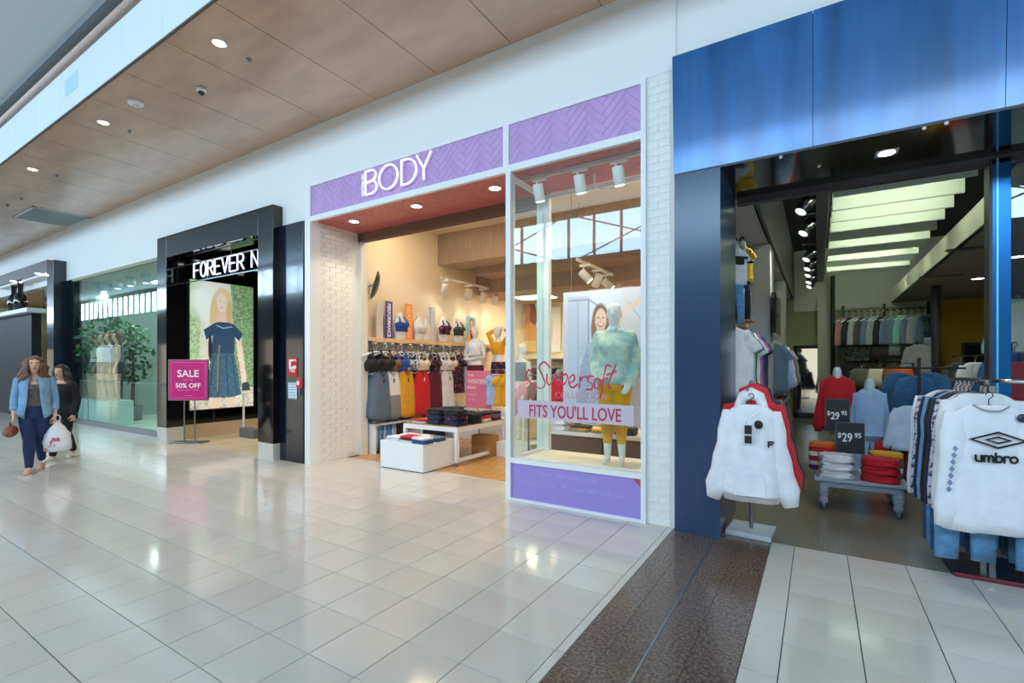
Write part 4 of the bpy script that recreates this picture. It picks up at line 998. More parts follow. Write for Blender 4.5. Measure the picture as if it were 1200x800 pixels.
# small mannequin seen behind the display window
ar, lg = stand_pose(1.66, .05, .07)
p = at_y(612, 400, 7.3)
mq = mannequin('shop_mannequin', 'white mannequin in grey vest and blue briefs seen through the window', (p.x, 7.3, .25), PI - .3, 1.70, *stand_pose(1.70, .05, .07), voxel=.016)
worn_top(mq, 'vest', F_slate, 1.70, [], .012, .62, .82, 0, voxel=.016); b = MB(); b.rings(torso_rings(1.70, .012, .455, .54)); b.build('briefs', F_slate, mq)
st = thing('mannequin_plinth', 'low white plinth under the mannequin seen through the window', 'plinth', (p.x, 7.3, 0)); MB().box(-.35, -.3, 0, .35, .3, .25, bev=.004).build('block', M_white, st)
# clothes rack behind the window mannequin
def free_rack(name, label, x0, x1, y, h, items, labf, group, key=None, rz=0.0, facing=PI / 2, scale=1.0, m=M_steel, cat='top', spacing=None):
    t = thing(name, label, 'clothes rack', ((x0 + x1) / 2, y, 0)); hw = (x1 - x0) / 2
    MB().tube([(-hw, 0, h), (hw, 0, h)], .014).build('rail', m, t)
    for s in (-1, 1):
        MB().tube([(s * hw, 0, .03), (s * hw, 0, h)], .014).build('post', m, t); MB().tube([(s * hw, -.25, .03), (s * hw, .25, .03)], .016).build('foot', m, t)
    n = len(items)
    for i, (c, g) in enumerate(items):
        x = x0 + (x1 - x0) * (i + .6) / (n + .2)
        hung(labf[0], g, c, (x, y, h - .012), facing + random.uniform(-.12, .12), labf[1] % (c.name.replace('cloth_', '').replace('_', ' '), labf[2][i] if len(labf) > 2 else ''), group, cat, scale)
    return t
free_rack('clothes_rack', 'clothes rack of pink and tan jackets beside the window mannequin', -4.05, -3.45, 6.95, 1.42, [(F_pink, G_jacket), (F_cream, G_long), (F_dusty, G_jacket), (F_cream, G_jacket), (F_maroon, G_jacket), (F_red, G_long)], ('hanging_jacket', '%s jacket on the rack seen past the display window%s'), 'jackets on the rack by the window', facing=.35, scale=.92)
# wall posters at the rear
def back_poster(x0, x1, z0, z1, y, label, paint):
    c = Canvas(90, int(90 * (z1 - z0) / (x1 - x0)), (228, 236, 246)); paint(c); t = thing('wall_poster', label, 'poster', (x0, y, z0))
    MB().box(0, 0, 0, x1 - x0, .02, z1 - z0).build('board', M_white, t); c.sheet('print', x1 - x0, z1 - z0, print_mat('paper_print'), t, (0, -.002, 0)); return t
def red_hair(c):
    c.ell(.62, .22, .17, .2, (120, 60, 44), .2); c.ell(.72, .38, .12, .2, (150, 80, 50), .3); c.poly([(.15, .66), (.42, .46), (.62, .46), (.9, .6), (1, 1), (.1, 1)], (240, 176, 110)); c.poly([(.45, .3), (.6, .32), (.6, .5), (.42, .5)], (222, 140, 120)); c.ell(.52, .24, .11, .12, (226, 150, 132), .15); c.poly([(.05, .72), (.3, .62), (.2, 1), (0, 1)], (244, 190, 130)); c.poly([(.3, .8), (.8, .8), (.8, 1), (.3, 1)], (250, 210, 150))
a, b = at_y(600, 348, 11.9), at_y(634, 412, 11.9)
back_poster(a.x, b.x, b.z, a.z, 11.93, 'rear wall poster of a woman with auburn hair looking up', red_hair)
def pale_pic(c): c.grad((236, 242, 250), (246, 246, 250)); c.ell(.2, .5, .2, .35, (236, 190, 160), .4)
a, b = at_y(641, 360, 11.9), at_y(656, 412, 11.9)
back_poster(a.x, b.x, b.z, a.z, 11.93, 'narrow pale poster on the rear wall right of the auburn-haired one', pale_pic)
a, b = at_y(566, 348, 11.9), at_y(594, 420, 11.9)
back_poster(a.x, b.x, b.z, a.z, 11.93, 'plain pale blue poster behind the mannequin with raised arms', lambda c: c.grad((206, 226, 246), (228, 238, 250)))
# rear wall fixture: shelf and dark clothes below the posters
t = thing('rear_shelf', 'cream shelf along the rear wall under the posters', 'shelf', (0, 0, 0)); MB().box(-7.0, 11.6, 1.74, -1.5, 12, 1.8).build('board', _M['cream_shelf'], t)
t = thing('rear_rail', 'long steel clothes rail on the rear wall', 'rail', (0, 0, 0)); MB().tube([(-7.0, 11.6, 1.6), (-1.5, 11.6, 1.6)], .012).build('bar', M_steel, t)
for y in (-6.9, -4.2, -1.6): MB().box(y, 11.6, 1.59, y + .02, 12, 1.61).build('bracket', M_steel, t)
rc = [F_black, F_char, F_black, F_olive, F_navy, F_grey, F_black, F_white, F_char, F_floral]
for n in range(26):
    c = rc[n % 10]; hung('hanging_shirt', G_tee, c, (-6.6 + n * .19, 11.6, 1.588), .9, '%s top on the rear wall rail' % c.name.replace('cloth_', ''), 'tops on the rear rail, ' + c.name.replace('cloth_', ''), 'top', 1.1)
# low table with folded clothes below the poster
t = thing('display_table', 'low white table with brown drawers seen under the window poster', 'table', (-2.75, 6.9, 0)); MB().box(-.75, -.4, .55, .75, .4, .6).build('top', M_white, t)
for i in range(3): MB().box(-.1 + i * .28, -.39, .06, .16 + i * .28, -.36, .52).build('drawer', mat('brown_drawer', (104, 82, 66), .5), t)
MB().box(-.73, -.36, .02, .73, .38, .55).build('carcass', _M['brown_drawer'], t)
piles('folded_garment', [(-3.32, 6.66, [w_, w_], G_foldmess), (-3.30, 6.98, [w_, w_, w_], G_foldmess), (-2.97, 6.66, [(F_grey, 'grey'), (F_mustard, 'mustard'), (F_camo, 'camouflage')], G_foldthin), (-2.64, 6.66, [(F_grey, 'grey'), (F_yellow, 'yellow')], G_foldthin), (-2.3, 6.68, [b_, n_], G_fold)], .6, 'folded garments on the low drawer table', 'on the low drawer table')
t = thing('storage_box', 'pale blue storage box beside the drawer table', 'box', (-3.95, 7.75, 0)); MB().box(-.2, -.15, 0, .2, .15, .42, bev=.006).build('carton', mat('pale_blue_box', (190, 208, 226), .5), t); MB().box(-.21, -.16, .42, .21, .16, .47, bev=.006).build('lid', mat('dark_lid', (70, 78, 92), .5), t)
# tracks of spotlights
for (x, ya, yb, us, nm) in ((-6.72, 7.85, 11.2, (521, 549, 566, 580), 'left'), (-3.55, 7.75, 11.0, (686, 700, 712, 726), 'right')):
    t = thing('lighting_track', 'white lighting track hanging in the shop, %s one' % nm, 'track light rail', (x, 0, 3.42))
    MB().box(-.02, ya, -.02, .02, yb, .025).build('rail', M_whitegloss, t)
    for y in (ya + .1, (ya + yb) / 2, yb - .1): MB().cyl((0, y, .02), (0, y, (4.45 if y < 8.2 else (3.78 if y < 8.9 else (3.62 if y < 9.6 and x > -6.6 else 3.3))) - 3.42 if y < 9.6 else .021), .004, 6).build('drop_wire', M_steel, t)
    for k, u in enumerate(us):
        y = at_x(u, 336 if nm == 'left' else 330, x).y
        track_head((x, y, 3.40), (-.5 if nm == 'left' else (.8, -.6, .9, .4)[k], .3, -.9), 'white spotlight on the %s shop track, %s from the entrance' % (nm, ORD[k]), nm + ' track spotlights', power=7, k=1.25, lens=M_lens)
# ================================================================== BLACK PORTAL SHOP (left of the lilac one)
PF = 4.68
pl = thing('shop_portal', 'glossy black portal framing the entrance of the fashion shop', 'shop portal', (0, 0, 0))
MB().box(-11.80, PF, .28, -11.38, FY + .18, 4.24, bev=.004).build('post', M_black, pl); MB().box(-8.05, PF, .28, -7.61, FY + .18, 4.24, bev=.004).build('post', M_black, pl)
MB().box(-11.38, PF, 3.80, -8.05, FY + .18, 4.24, bev=.004).build('lintel', M_black, pl)
M_base = mat('pale_stone_base', (206, 204, 196), .2)
MB().box(-11.80, PF + .004, 0, -11.38, FY + .18, .28).build('base_tile', M_base, pl); MB().box(-8.05, PF + .004, 0, -7.61, FY + .18, .28).build('base_tile', M_base, pl)
pn = thing('wall_cladding', 'dark blue-black glossy cladding panel between the two shopfronts', 'cladding', (0, 0, 0))
MB().box(-7.61, 4.80, 0, -6.98, FY + .16, 3.90, bev=.003).build('sheet', mat('navy_gloss', (14, 24, 38), .12, coat=.5), pn)
x = -7.3
t = thing('fire_notice', 'red and white fire hose notice on the dark panel', 'sign', (0, 4.797, 0))
a, b = at_y(338, 419, 4.797), at_y(348.5, 440.5, 4.797)
MB().box(a.x, -.006, b.z, b.x, 0, a.z, bev=.002).build('plate', mat('red_plate', (208, 26, 36), .4), t)
MB().box(a.x + .03, -.008, (a.z + b.z) / 2 - .03, b.x - .03, -.005, a.z - .03).build('white_field', M_tagw, t)
MB().box(a.x + .08, -.0095, (a.z + b.z) / 2 + .0, a.x + .13, -.0075, a.z - .06).build('pictogram', _M['red_plate'], t); MB().lathe(((a.x + b.x) / 2 + .05, -.0095, (a.z + b.z) / 2 + .06), [(.005, 0), (.045, 0), (.045, .002), (.005, .002)], 14, 'y').build('pictogram', _M['red_plate'], t)
text('lettering', 'FIRE', .085, M_text_white, t, (a.x + .04, -.0075, b.z + .06), extrude=.001)
t = thing('white_notice', 'pale printed notice below the red fire notice on the dark panel', 'notice', (0, 4.797, 0))
a, b = at_y(338, 446, 4.797), at_y(348, 467.5, 4.797)
MB().box(a.x, -.005, b.z, b.x, 0, a.z).build('sheet', mat('pale_notice', (206, 224, 238), .4), t)
for k in range(6): MB().box(a.x + .02, -.0065, a.z - .06 - k * .045, b.x - .03, -.0045, a.z - .05 - k * .045).build('printed_line', mat('grey_ink', (120, 140, 160), .6), t)
MB().box(a.x, -.0065, a.z - .03, b.x, -.0045, a.z).build('header', mat('blue_grey_ink', (70, 96, 130), .6), t)
p = at_y(352.5, 448.5, 4.797); t = thing('fire_call_point', 'small red fire call point at the edge of the dark panel', 'call point', (p.x, 4.797, p.z))
MB().box(-.055, -.05, -.07, .055, 0, .07, bev=.006).build('housing', mat('call_red', (206, 40, 50), .4), t); MB().box(-.03, -.054, -.03, .03, -.049, .03).build('window', M_tagw, t)
MB().tube([(-.02, -.02, -.07), (-.022, -.015, -.2)], .008).build('chain', M_steel, t)
# entrance interior
M_bg = mat('black_glass_panel', (10, 10, 12), .07, coat=.5)
w = MB(); w.box(-11.62, FY + .18, .30, -11.40, 9.6, 4.3); struct('wall_entrance', w, M_bg)
w = MB(); w.box(-11.62, FY + .18, 0, -11.398, 9.6, .30); struct('baseboard_entrance', w, mat('beige_base', (190, 168, 136), .4))
w = MB(); w.box(-17.6, 9.6, 0, -7.3, 9.8, 4.3); struct('wall_shop_rear', w, mat('dark_brown_wall', (58, 44, 40), .6))
w = MB(); w.box(-7.45, FY + .18, 0, -7.3, 9.6, 4.3); struct('wall_shop_right', w, mat('dark_brown_side', (48, 38, 36), .5))
w = MB(); w.box(-11.6, FY + .18, 4.25, -7.3, 9.8, 4.4); struct('ceiling_black', w, M_bg)
w = MB(); w.box(-11.4, FY + .05, -.1, -7.4, 9.6, .0); struct('floor_beige', w, mat('beige_floor', (216, 196, 162), .2, var=.04, scale=2))
# lightbox poster on the black wall
PX0 = -11.395
a, b = at_x(221, 327, PX0), at_x(295.3, 475, PX0); PW, PH = b.y - a.y, a.z - b.z
cv = Canvas(150, int(150 * PH / PW), (190, 220, 150))
cv.grad((222, 232, 220), (196, 212, 182)); cv.poly([(.62, 0), (1, 0), (1, .86), (.72, .86)], (128, 162, 118)); cv.poly([(0, 0), (.18, 0), (.12, .86), (0, .86)], (172, 200, 152)); cv.speck(.4, 3, (.62, 0, 1, .9), 1); cv.speck(.28, 3, (0, 0, .5, .9), 3); cv.ell(.3, .15, .3, .16, (240, 246, 240), .6)
cv.poly([(0, .84), (1, .84), (1, 1), (0, 1)], (206, 206, 190)); cv.speck(.3, 5, (0, .86, 1, 1), 5)
for x0, x1 in ((.40, .36), (.58, .64)): cv.line([(x0, .80), (x1, 1.02)], .05, (236, 206, 190))
cv.line([(.33, .40), (.26, .60), (.20, .70)], .045, (238, 212, 198)); cv.line([(.74, .40), (.79, .60), (.84, .76)], .045, (238, 212, 198)); cv.ell(.84, .79, .04, .03, (238, 212, 198))
cv.ell(.49, .16, .15, .125, (226, 206, 160), .2); cv.ell(.36, .28, .07, .16, (220, 198, 150), .3); cv.ell(.60, .26, .05, .12, (206, 180, 130), .3)
cv.poly([(.42, .20), (.54, .20), (.56, .33), (.40, .33)], (232, 200, 182)); cv.ell(.475, .155, .075, .075, (244, 220, 206), .15)
cv.poly([(.36, .325), (.44, .31), (.56, .31), (.68, .325), (.82, .40), (.76, .46), (.68, .42), (.68, .56), (.32, .56), (.34, .42), (.24, .46), (.2, .38)], (48, 78, 106))
cv.poly([(.32, .56), (.68, .56), (.80, .90), (.62, .92), (.22, .91)], (70, 106, 130)); cv.speck(.22, 4, (.2, .56, .82, .92), 8)
for q in (.36, .45, .55, .64): cv.line([(q, .58), (.5 + (q - .5) * 1.6, .90)], .006, (36, 60, 86))
cv.line([(.44, .50), (.425, .62), (.41, .86)], .012, (150, 128, 96)); cv.line([(.40, .34), (.5, .36), (.64, .345)], .008, (170, 190, 206)); cv.ell(.45, .145, .008, .005, (70, 60, 60)); cv.ell(.51, .145, .008, .005, (70, 60, 60)); cv.line([(.455, .193), (.495, .193)], .006, (206, 110, 116)); cv.line([(.48, .15), (.478, .175)], .004, (220, 180, 166))
cv.ell(.30, .52, .03, .1, (40, 50, 60), .3); cv.poly([(.82, .80), (.92, .80), (.95, .87), (.80, .87)], (60, 70, 70))
lb = thing('lightbox_poster', 'tall backlit poster of a blonde woman in a blue dress on the black wall', 'lightbox', (PX0, a.y, b.z))
MB().box(.0, -.02, -.02, .05, PW + .02, PH + .02).build('case', M_blackmat, lb)
cv.sheet('print', PW, PH, print_mat('backlit_print', .55), lb, (.052, 0, 0), (0, 0, PI / 2))
# FOREVER NEW in neon-like outlined letters hung across the entrance
M_neon = mat('white_letter_edge', (240, 242, 250), .3, emit=(236, 240, 255), estr=1.1)
M_lside = mat('mirror_letter_face', (60, 66, 76), .1, .9)
fs = thing('entrance_sign', 'hanging FOREVER NEW sign of mirrored letters with lit white edges', 'shop sign', (0, 5.0, 0))
LT = {'F': [[(0, 0), (0, 1), (1, 1)], [(0, .52), (.8, .52)]], 'O': [arc(.5, .5, .5, .5, 0, 360, 20)], 'R': [[(0, 0), (0, 1), (.55, 1)] + arc(.55, .75, .4, .25, 90, -90, 8) + [(0, .5)], [(.45, .5), (1, 0)]], 'E': [[(1, 1), (0, 1), (0, 0), (1, 0)], [(0, .52), (.8, .52)]], 'V': [[(0, 1), (.5, 0), (1, 1)]], 'N': [[(0, 0), (0, 1), (1, 0), (1, 1)]], 'W': [[(0, 1), (.25, 0), (.5, .8), (.75, 0), (1, 1)]]}
x = at_y(228, 320, 5.0).x; zb, lh2 = 3.37, .295
for ch in 'FOREVER NEW':
    if ch == ' ': x += .20; continue
    wd = .215
    mb = MB()
    for s in LT[ch]: mb.limb([(x + a * wd, .03, zb + b * lh2) for a, b in s], .018, n=6, ratio=2.0, round_ends=False)
    lt = mb.build('letter', M_lside, fs)
    mb = MB()
    for s in LT[ch]: mb.limb([(x + a * wd, -.012, zb + b * lh2) for a, b in s], .016, n=6, round_ends=False)
    mb.build('lit_edge', M_neon, lt)
    x += wd + .06
MB().box(-11.4, .045, zb + lh2 + .03, -7.62, .06, zb + lh2 + .05).build('hanging_bar', M_steel, fs); MB().box(-11.4, .045, zb - .05, -7.62, .06, zb - .03).build('hanging_bar', M_steel, fs)
for xx in (-11.0, -9.6, -8.2): MB().cyl((xx, .05, zb - .05), (xx, .05, 4.26), .006, 6).build('drop_rod', M_steel, fs)
# sale sign on two poles
a, b = at_y(201.5, 422, 4.85), at_y(242, 470, 4.85)
ss = thing('sale_sign', 'magenta SALE sign on a two-pole floor stand at the shop entrance', 'sign stand', ((a.x + b.x) / 2, 4.85, 0), .52)
hw = .40; zb, zt = b.z, a.z
MB().box(-hw, -.015, zb, hw, .015, zt, bev=.003).build('board', mat('magenta_board', (206, 20, 124), .4), ss)
f = MB()
for q in ((-hw - .012, zb - .012, hw + .012, zb), (-hw - .012, zt, hw + .012, zt + .012), (-hw - .012, zb, -hw, zt), (hw, zb, hw + .012, zt)): f.box(q[0], -.02, q[1], q[2], .02, q[3])
f.build('frame', M_steel, ss)
M_lightpink = mat('light_pink_line', (236, 130, 190), .5)
f = MB()
for q in ((-hw + .04, zb + .04, hw - .04, zb + .047), (-hw + .04, zt - .047, hw - .04, zt - .04), (-hw + .04, zb + .04, -hw + .047, zt - .04), (hw - .047, zb + .04, hw - .04, zt - .04)): f.box(q[0], -.0165, q[1], q[2], -.0145, q[3])
f.build('printed_border', M_lightpink, ss)
for s, z, sz, m_ in (('SALE', zt - .34, .20, M_text_white), ('UP TO', zt - .425, .065, M_lightpink), ('50% OFF', zt - .56, .132, M_text_white), ('SELECTED STYLES', zt - .625, .052, M_lightpink), ('terms apply', zb + .08, .035, M_lightpink)):
    text('lettering', s, sz, m_, ss, (0, -.016, z), extrude=.001, bold=.002 if sz > .1 else 0, align='CENTER', sx=1.08)
for sx_ in (-.11, .11): MB().cyl((sx_, .03, .02), (sx_, .03, 1.3), .014, 10).build('pole', M_steel, ss)
MB().box(-.32, -.14, 0, .32, .18, .022, bev=.004).build('base_plate', M_steel, ss)
p = at_z(285.5, 511, 0); t = thing('security_post', 'slim pale security post with dark foot inside the black entrance', 'security post', p)
MB().cyl((0, 0, .0), (0, 0, .95), .022, 12).build('post', mat('pale_grey_post', (216, 220, 226), .4), t); MB().box(.0, -.1, 0, .55, .1, .20, bev=.01).build('foot', mat('slate_foot', (96, 102, 112), .4), t)
t = thing('dark_shelving', 'dark shelves on the right wall inside the black entrance', 'shelving', (0, 0, 0))
for z in (.45, .8, 1.15, 1.5): MB().box(-8.0, 7.0, z, -7.47, 9.4, z + .03).build('shelf', mat('bronze_shelf', (120, 90, 70), .35), t)
MB().box(-7.5, 7.0, 0, -7.47, 9.4, 2.0).build('back', mat('dark_shelf_back', (40, 32, 32), .5), t)
spot_t = [downlight((-9.4 + .9 * (i % 2), 6.2 + 1.6 * (i // 2), 4.245), .08, 'downlight in the black entrance ceiling, %s' % ('front left', 'front right', 'rear left', 'rear right')[i], 'black entrance downlights', 130) for i in range(4)]

# ================================================================== GLASS-FRONTED SHOP (x -17.3 .. -11.8)
gl = thing('shop_window', 'tall frameless glass shopfront of the mannequin shop', 'shop window', (0, 0, 0))
M_sglass = glass_mat('shopfront_glass', (240, 251, 248), .62, .05)
xs2 = [-17.3, -16.1, -14.75, -13.3, -11.8]
for a_, b_ in zip(xs2[:-1], xs2[1:]): MB().box(a_ + .006, FY + .01, .12, b_ - .006, FY + .024, 3.93).build('pane', M_sglass, gl)
MB().box(-17.3, FY, 0, -11.8, FY + .06, .12).build('sill', M_steel, gl); MB().box(-17.3, FY - .01, 3.86, -11.8, FY + .06, 3.93).build('head_rail', mat('olive_rail', (150, 150, 120), .5), gl)
w = MB(); w.box(-17.5, FY + .06, -.1, -11.6, 9.6, .03); struct('floor_mint', w, mat('pale_mint_floor', (206, 222, 212), .25))
w = MB(); w.box(-17.7, FY + .06, 3.95, -11.6, 9.7, 4.1); struct('ceiling_mint', w, mat('cream_ceiling', (196, 190, 160), .6))
w = MB(); w.box(-11.64, FY + .2, 0, -11.62, 9.6, 4.0); w.box(-17.7, FY + .06, 0, -17.5, 9.6, 4.0); struct('wall_mint', w, mat('teal_grey_wall', (150, 166, 160), .6))
w = MB(); w.box(-17.5, 9.4, 0, -11.62, 9.59, 4.0); struct('wall_display', w, mat('dark_teal_wall', (110, 126, 122), .6))
for i, u in enumerate((101, 122, 138, 153, 171)):
    p = at_z(u, (332, 325, 322, 320, 315)[i], 3.9); p.y = min(max(p.y, 5.3), 6.2)
    t = thing('ceiling_spotlight', 'pale can spotlight inside the glass shopfront, %s from the left' % ORD[i], 'spotlight', (at_y(u, 320, 5.6).x, 5.6, 3.95), 0, 'spotlights behind the glass')
    MB().lathe((0, 0, 0), [(.05, 0), (.11, 0), (.11, -.26), (.09, -.26), (.02, -.24)], 16).build('can', mat('pale_teal_metal', (176, 204, 204), .4), t); MB().lathe((0, 0, -.245), [(.02, 0), (.085, 0), (.085, -.006), (.02, -.008)], 14).build('lens', M_lenscool, t)
    spot('lamp', t, (0, 0, -.28), 60, (235, 250, 245), 1.9)
Hm = 1.75
looks = [(F_black, F_black, 'black dress'), (F_cream, F_olive, 'cream top and olive skirt'), (F_white, F_navy, 'white top and navy trousers'), (F_pale, F_char, 'pale top and charcoal shorts'), (F_slate, F_black, 'slate blue top and black shorts')]
for i, (u, lk) in enumerate(zip((107, 114, 121, 129, 138), looks)):
    p = at_y(u, 440, 5.22)
    st = thing('mannequin_plinth', 'pale glossy plinth in the glass shopfront under the %s' % lk[2], 'plinth', (p.x, 5.22, .03), 0, 'plinths in the glass shopfront'); MB().box(-.24, -.26, 0, .24, .26, .62, bev=.004).build('block', mat('pale_mint_plinth', (206, 226, 220), .3), st)
    ar, lg = stand_pose(Hm, .05 + .02 * (i % 3), .05 + .02 * (i % 2), .12, .04 * (i % 3))
    mq = mannequin('display_mannequin', 'pale mannequin in %s behind the glass shopfront' % lk[2], (p.x, 5.22, .65), .3 - .15 * i, Hm, ar, lg, mat('mannequin_skin', (214, 178, 150), .45), voxel=.02, group='mannequins behind the glass')
    worn_top(mq, 'top', lk[0], Hm, ar, .02, .52, .82, .35 if i % 2 else 0, voxel=.021)
    b_ = MB(); b_.rings(torso_rings(Hm, .03, .455, .58)); b_.rings([[(.2 * math.cos(2 * PI * q / 16) * k, .15 * math.sin(2 * PI * q / 16) * k, z * Hm) for q in range(16)] for z, k in ((.56, .8), (.46, 1.0), (.40, 1.1))]); b_.build('skirt', lk[1], mq)
    b_ = MB(); b_.ellip((0, .02, .95 * Hm), .095, .11, .12); b_.limb([(-.06, .05, .93 * Hm), (-.08, .04, .83 * Hm)], .045, n=8); b_.limb([(.06, .05, .93 * Hm), (.08, .04, .83 * Hm)], .045, n=8)
    b_.build('wig', mat('brown_wig', (108, 66, 42), .6), mq)
M_leaf = mat('foliage_leaf', (64, 112, 70), .5, rnd=.1, var=.2, scale=8)
def leafy(o_name, label, pos, h, r, n, seed, group):
    rnd = random.Random(seed); t = thing(o_name, label, 'plant', pos, 0, group); tr = MB(); tr.limb([(0, 0, 0), (.03, .01, h * .4), (0, .02, h * .75)], [.06, .045, .02], n=8); tr.build('trunk', mat('bark', (92, 72, 56), .8), t)
    MB().lathe((0, 0, 0), [(.02, 0), (.2, 0), (.25, .4), (.22, .4), (.2, .34), (.02, .34)], 16).build('pot', mat('grey_pot', (130, 134, 136), .5), t)
    f = MB()
    for _ in range(n):
        a = rnd.uniform(0, 6.3); b = rnd.uniform(-1, 1); q = r * rnd.uniform(.3, 1); c = Vector((q * math.cos(a) * math.sqrt(1 - b * b), q * math.sin(a) * math.sqrt(1 - b * b), h * .72 + b * h * .3))
        d1 = Vector((rnd.uniform(-1, 1), rnd.uniform(-1, 1), rnd.uniform(-1, .4))).normalized() * .16; d2 = d1.cross(Vector((rnd.uniform(-1, 1), rnd.uniform(-1, 1), rnd.uniform(-1, 1)))).normalized() * .05
        f.add([c, c + d1 * .5 + d2, c + d1, c + d1 * .5 - d2], [(0, 1, 2, 3)])
    o = f.build('leaves', M_leaf, t); o['kind'] = 'stuff'
for i, u in enumerate((118, 141, 155)):  # trees put inside to stand for foliage reflected in the glass
    p = at_x(u, 400, -16.8 + .3 * i); leafy('reflection_tree', 'leafy tree standing for reflected foliage in the glass shopfront, %s from the left' % ORD[i], (p.x, p.y, .03), 3.0 - .2 * i, .5, 260, i, 'trees for reflected foliage')
t = thing('shelf_table', 'dark display shelves of shoes and bags at the right of the glass shopfront', 'shelving', (-14.6, 6.9, .03))
for k in range(5): MB().box(-.9, -.3, .35 + .45 * k, .9, .3, .38 + .45 * k).build('shelf', mat('slate_shelf', (74, 84, 92), .3), t)
for s in (-1, 1): MB().box(s * .9 - .02, -.3, 0, s * .9 + .02, .3, 2.3).build('side_panel', _M['slate_shelf'], t)
cols = [F_white, F_slate, F_grey, F_black, F_brown, F_dusty, F_teal]
for k in range(5):
    for j in range(5):
        o = use('handbag', G_roll, None, (-15.25 + .32 * j, 6.9, .41 + .45 * k), .2 * (j % 3), cols[(k * 3 + j * 2) % 7], (1.2, 1, 2.2)); tag(o, 'soft bag on the dark glass-shop shelves, %s shelf up, %s from left' % (ORD[k], ORD[j]), 'bag', 'bags behind the glass')
free_rack('clothes_rack', 'clothes rack of mixed tops deep in the glass shopfront', -17.3, -14.9, 8.8, 1.6, [(c, G_tee) for c in (F_cream, F_olive, F_brown, F_white, F_navy, F_mint, F_black, F_brown, F_slate, F_white, F_teal, F_cream)], ('hanging_shirt', '%s top on the rack deep behind the glass%s'), 'tops deep behind the glass', scale=1.15)
w = MB(); 
for i in range(4):  # panels added to brighten the interior behind the glass
    t = thing('added_ceiling_light', 'added ceiling light panel in the mannequin shop, %s' % ('front left', 'front right', 'rear left', 'rear right')[i], 'ceiling light', (-15.8 + 2.6 * (i % 2), 6.4 + 1.8 * (i // 2), 3.945)); MB().box(-.4, -.25, -.02, .4, .25, 0).build('frame', M_white, t); MB().box(-.36, -.21, -.026, .36, .21, -.018).build('diffuser', lamp_mat('neutral_diffuser', (240, 250, 244), 34), t)

# ================================================================== FAR-LEFT SHOP
pp = thing('canopy_portal', 'dark post and slim canopy beam of the far-left shop', 'shop portal', (0, 0, 0))
MB().box(-18.32, PF - .1, 0, -17.78, FY + .2, 4.47, bev=.004).build('post', mat('dark_blue_post', (26, 36, 52), .15, coat=.5), pp)
MB().box(-23.5, PF - .1, 4.20, -18.32, FY, 4.53, bev=.004).build('beam', mat('brown_grey_beam', (78, 70, 76), .35), pp)
MB().box(-23.4, PF - .06, 4.13, -18.32, FY, 4.20).build('lower_trim', M_white, pp)
for (u0, v0, u1, v1) in ((12, 328, 26, 330), (41, 319, 57, 321.5)):  # glowing slips stand in for lights reflected on the beam face
    p, q = at_y(u0, v0, PF - .105), at_y(u1, v1, PF - .105); MB().prism([p, q, q + Vector((0, 0, -.05)), p + Vector((0, 0, -.05))], (0, -.004, 0)).build('reflection_strip', lamp_mat('strip_reflection', (255, 244, 230), 1.6), pp)
w = MB(); w.box(-17.78, FY + .02, 0, -17.3, FY + .2, 3.93); struct('wall_pier_dark', w, mat('black_pier', (16, 18, 22), .15))
dk = thing('dark_kiosk', 'black shopfront panel with a white ledge at the left edge', 'counter', (0, 0, 0))
a = at_y(37, 478, 4.62)
MB().box(-27, 4.62, 0, a.x, 4.84, 3.12).build('front', mat('kiosk_black', (20, 20, 26), .5), dk); MB().box(-27, 4.42, 3.12, a.x + .4, 4.84, 3.25, bev=.01).build('ledge', M_whitegloss, dk)
for i, u in enumerate((16.5, 24)):
    p = at_y(u, 366, 4.62); t = thing('black_vase', 'tall black bottle vase on the white ledge, %s' % ('left one', 'right one')[i], 'vase', (p.x, 4.62, 3.25), 0, 'vases on the ledge')
    MB().lathe((0, 0, 0), [(.02, 0), (.15, .0), (.16, .25), (.15, .42), (.08, .54), (.065, .57), (.07, .8 + .1 * i), (.05, .81 + .1 * i), (.02, .78)], 18).build('bottle', M_black, t); MB().lathe((0, 0, .79 + .1 * i), [(.02, 0), (.08, 0), (.08, .05), (.02, .05)], 14).build('cap', M_blackmat, t)
gl2 = thing('shop_window', 'clear glass shopfront between the black panel and the dark post', 'shop window', (0, 0, 0))
MB().box(a.x, FY + .01, 0.05, -19.6, FY + .024, 3.93).build('pane', M_sglass, gl2); MB().box(-19.59, FY + .01, .05, -18.3, FY + .024, 3.93).build('pane', M_sglass, gl2)
w = MB(); w.box(-27, FY + .2, -.1, -17.7, 9.6, .02); struct('floor_cream', w, mat('cream_floor', (214, 204, 184), .25))
w = MB(); w.box(-27, 9.4, 0, -17.7, 9.6, 4.1); w.box(-27.1, FY + .2, 0, -27, 9.5, 4.1); struct('wall_cream', w, mat('warm_cream_wall', (206, 194, 160), .6))
w = MB(); w.box(-27, FY + .2, 3.95, -17.7, 9.6, 4.1); struct('ceiling_cream', w, M_ceil)
for i in range(2):  # panels added to light this interior
    t = thing('added_ceiling_light', 'added ceiling light panel in the far-left shop, %s one' % ('left', 'right')[i], 'ceiling light', (-22.5 + 2.8 * i, 6.6, 3.945)); MB().box(-.5, -.3, -.02, .5, .3, 0).build('frame', M_white, t); MB().box(-.46, -.26, -.026, .46, .26, -.018).build('diffuser', _M['warm_diffuser'], t)
p = at_y(66, 440, 6.3); t = thing('torso_form', 'torso form in a bright orange top inside the far-left shop', 'display form', (p.x, 6.3, .02))
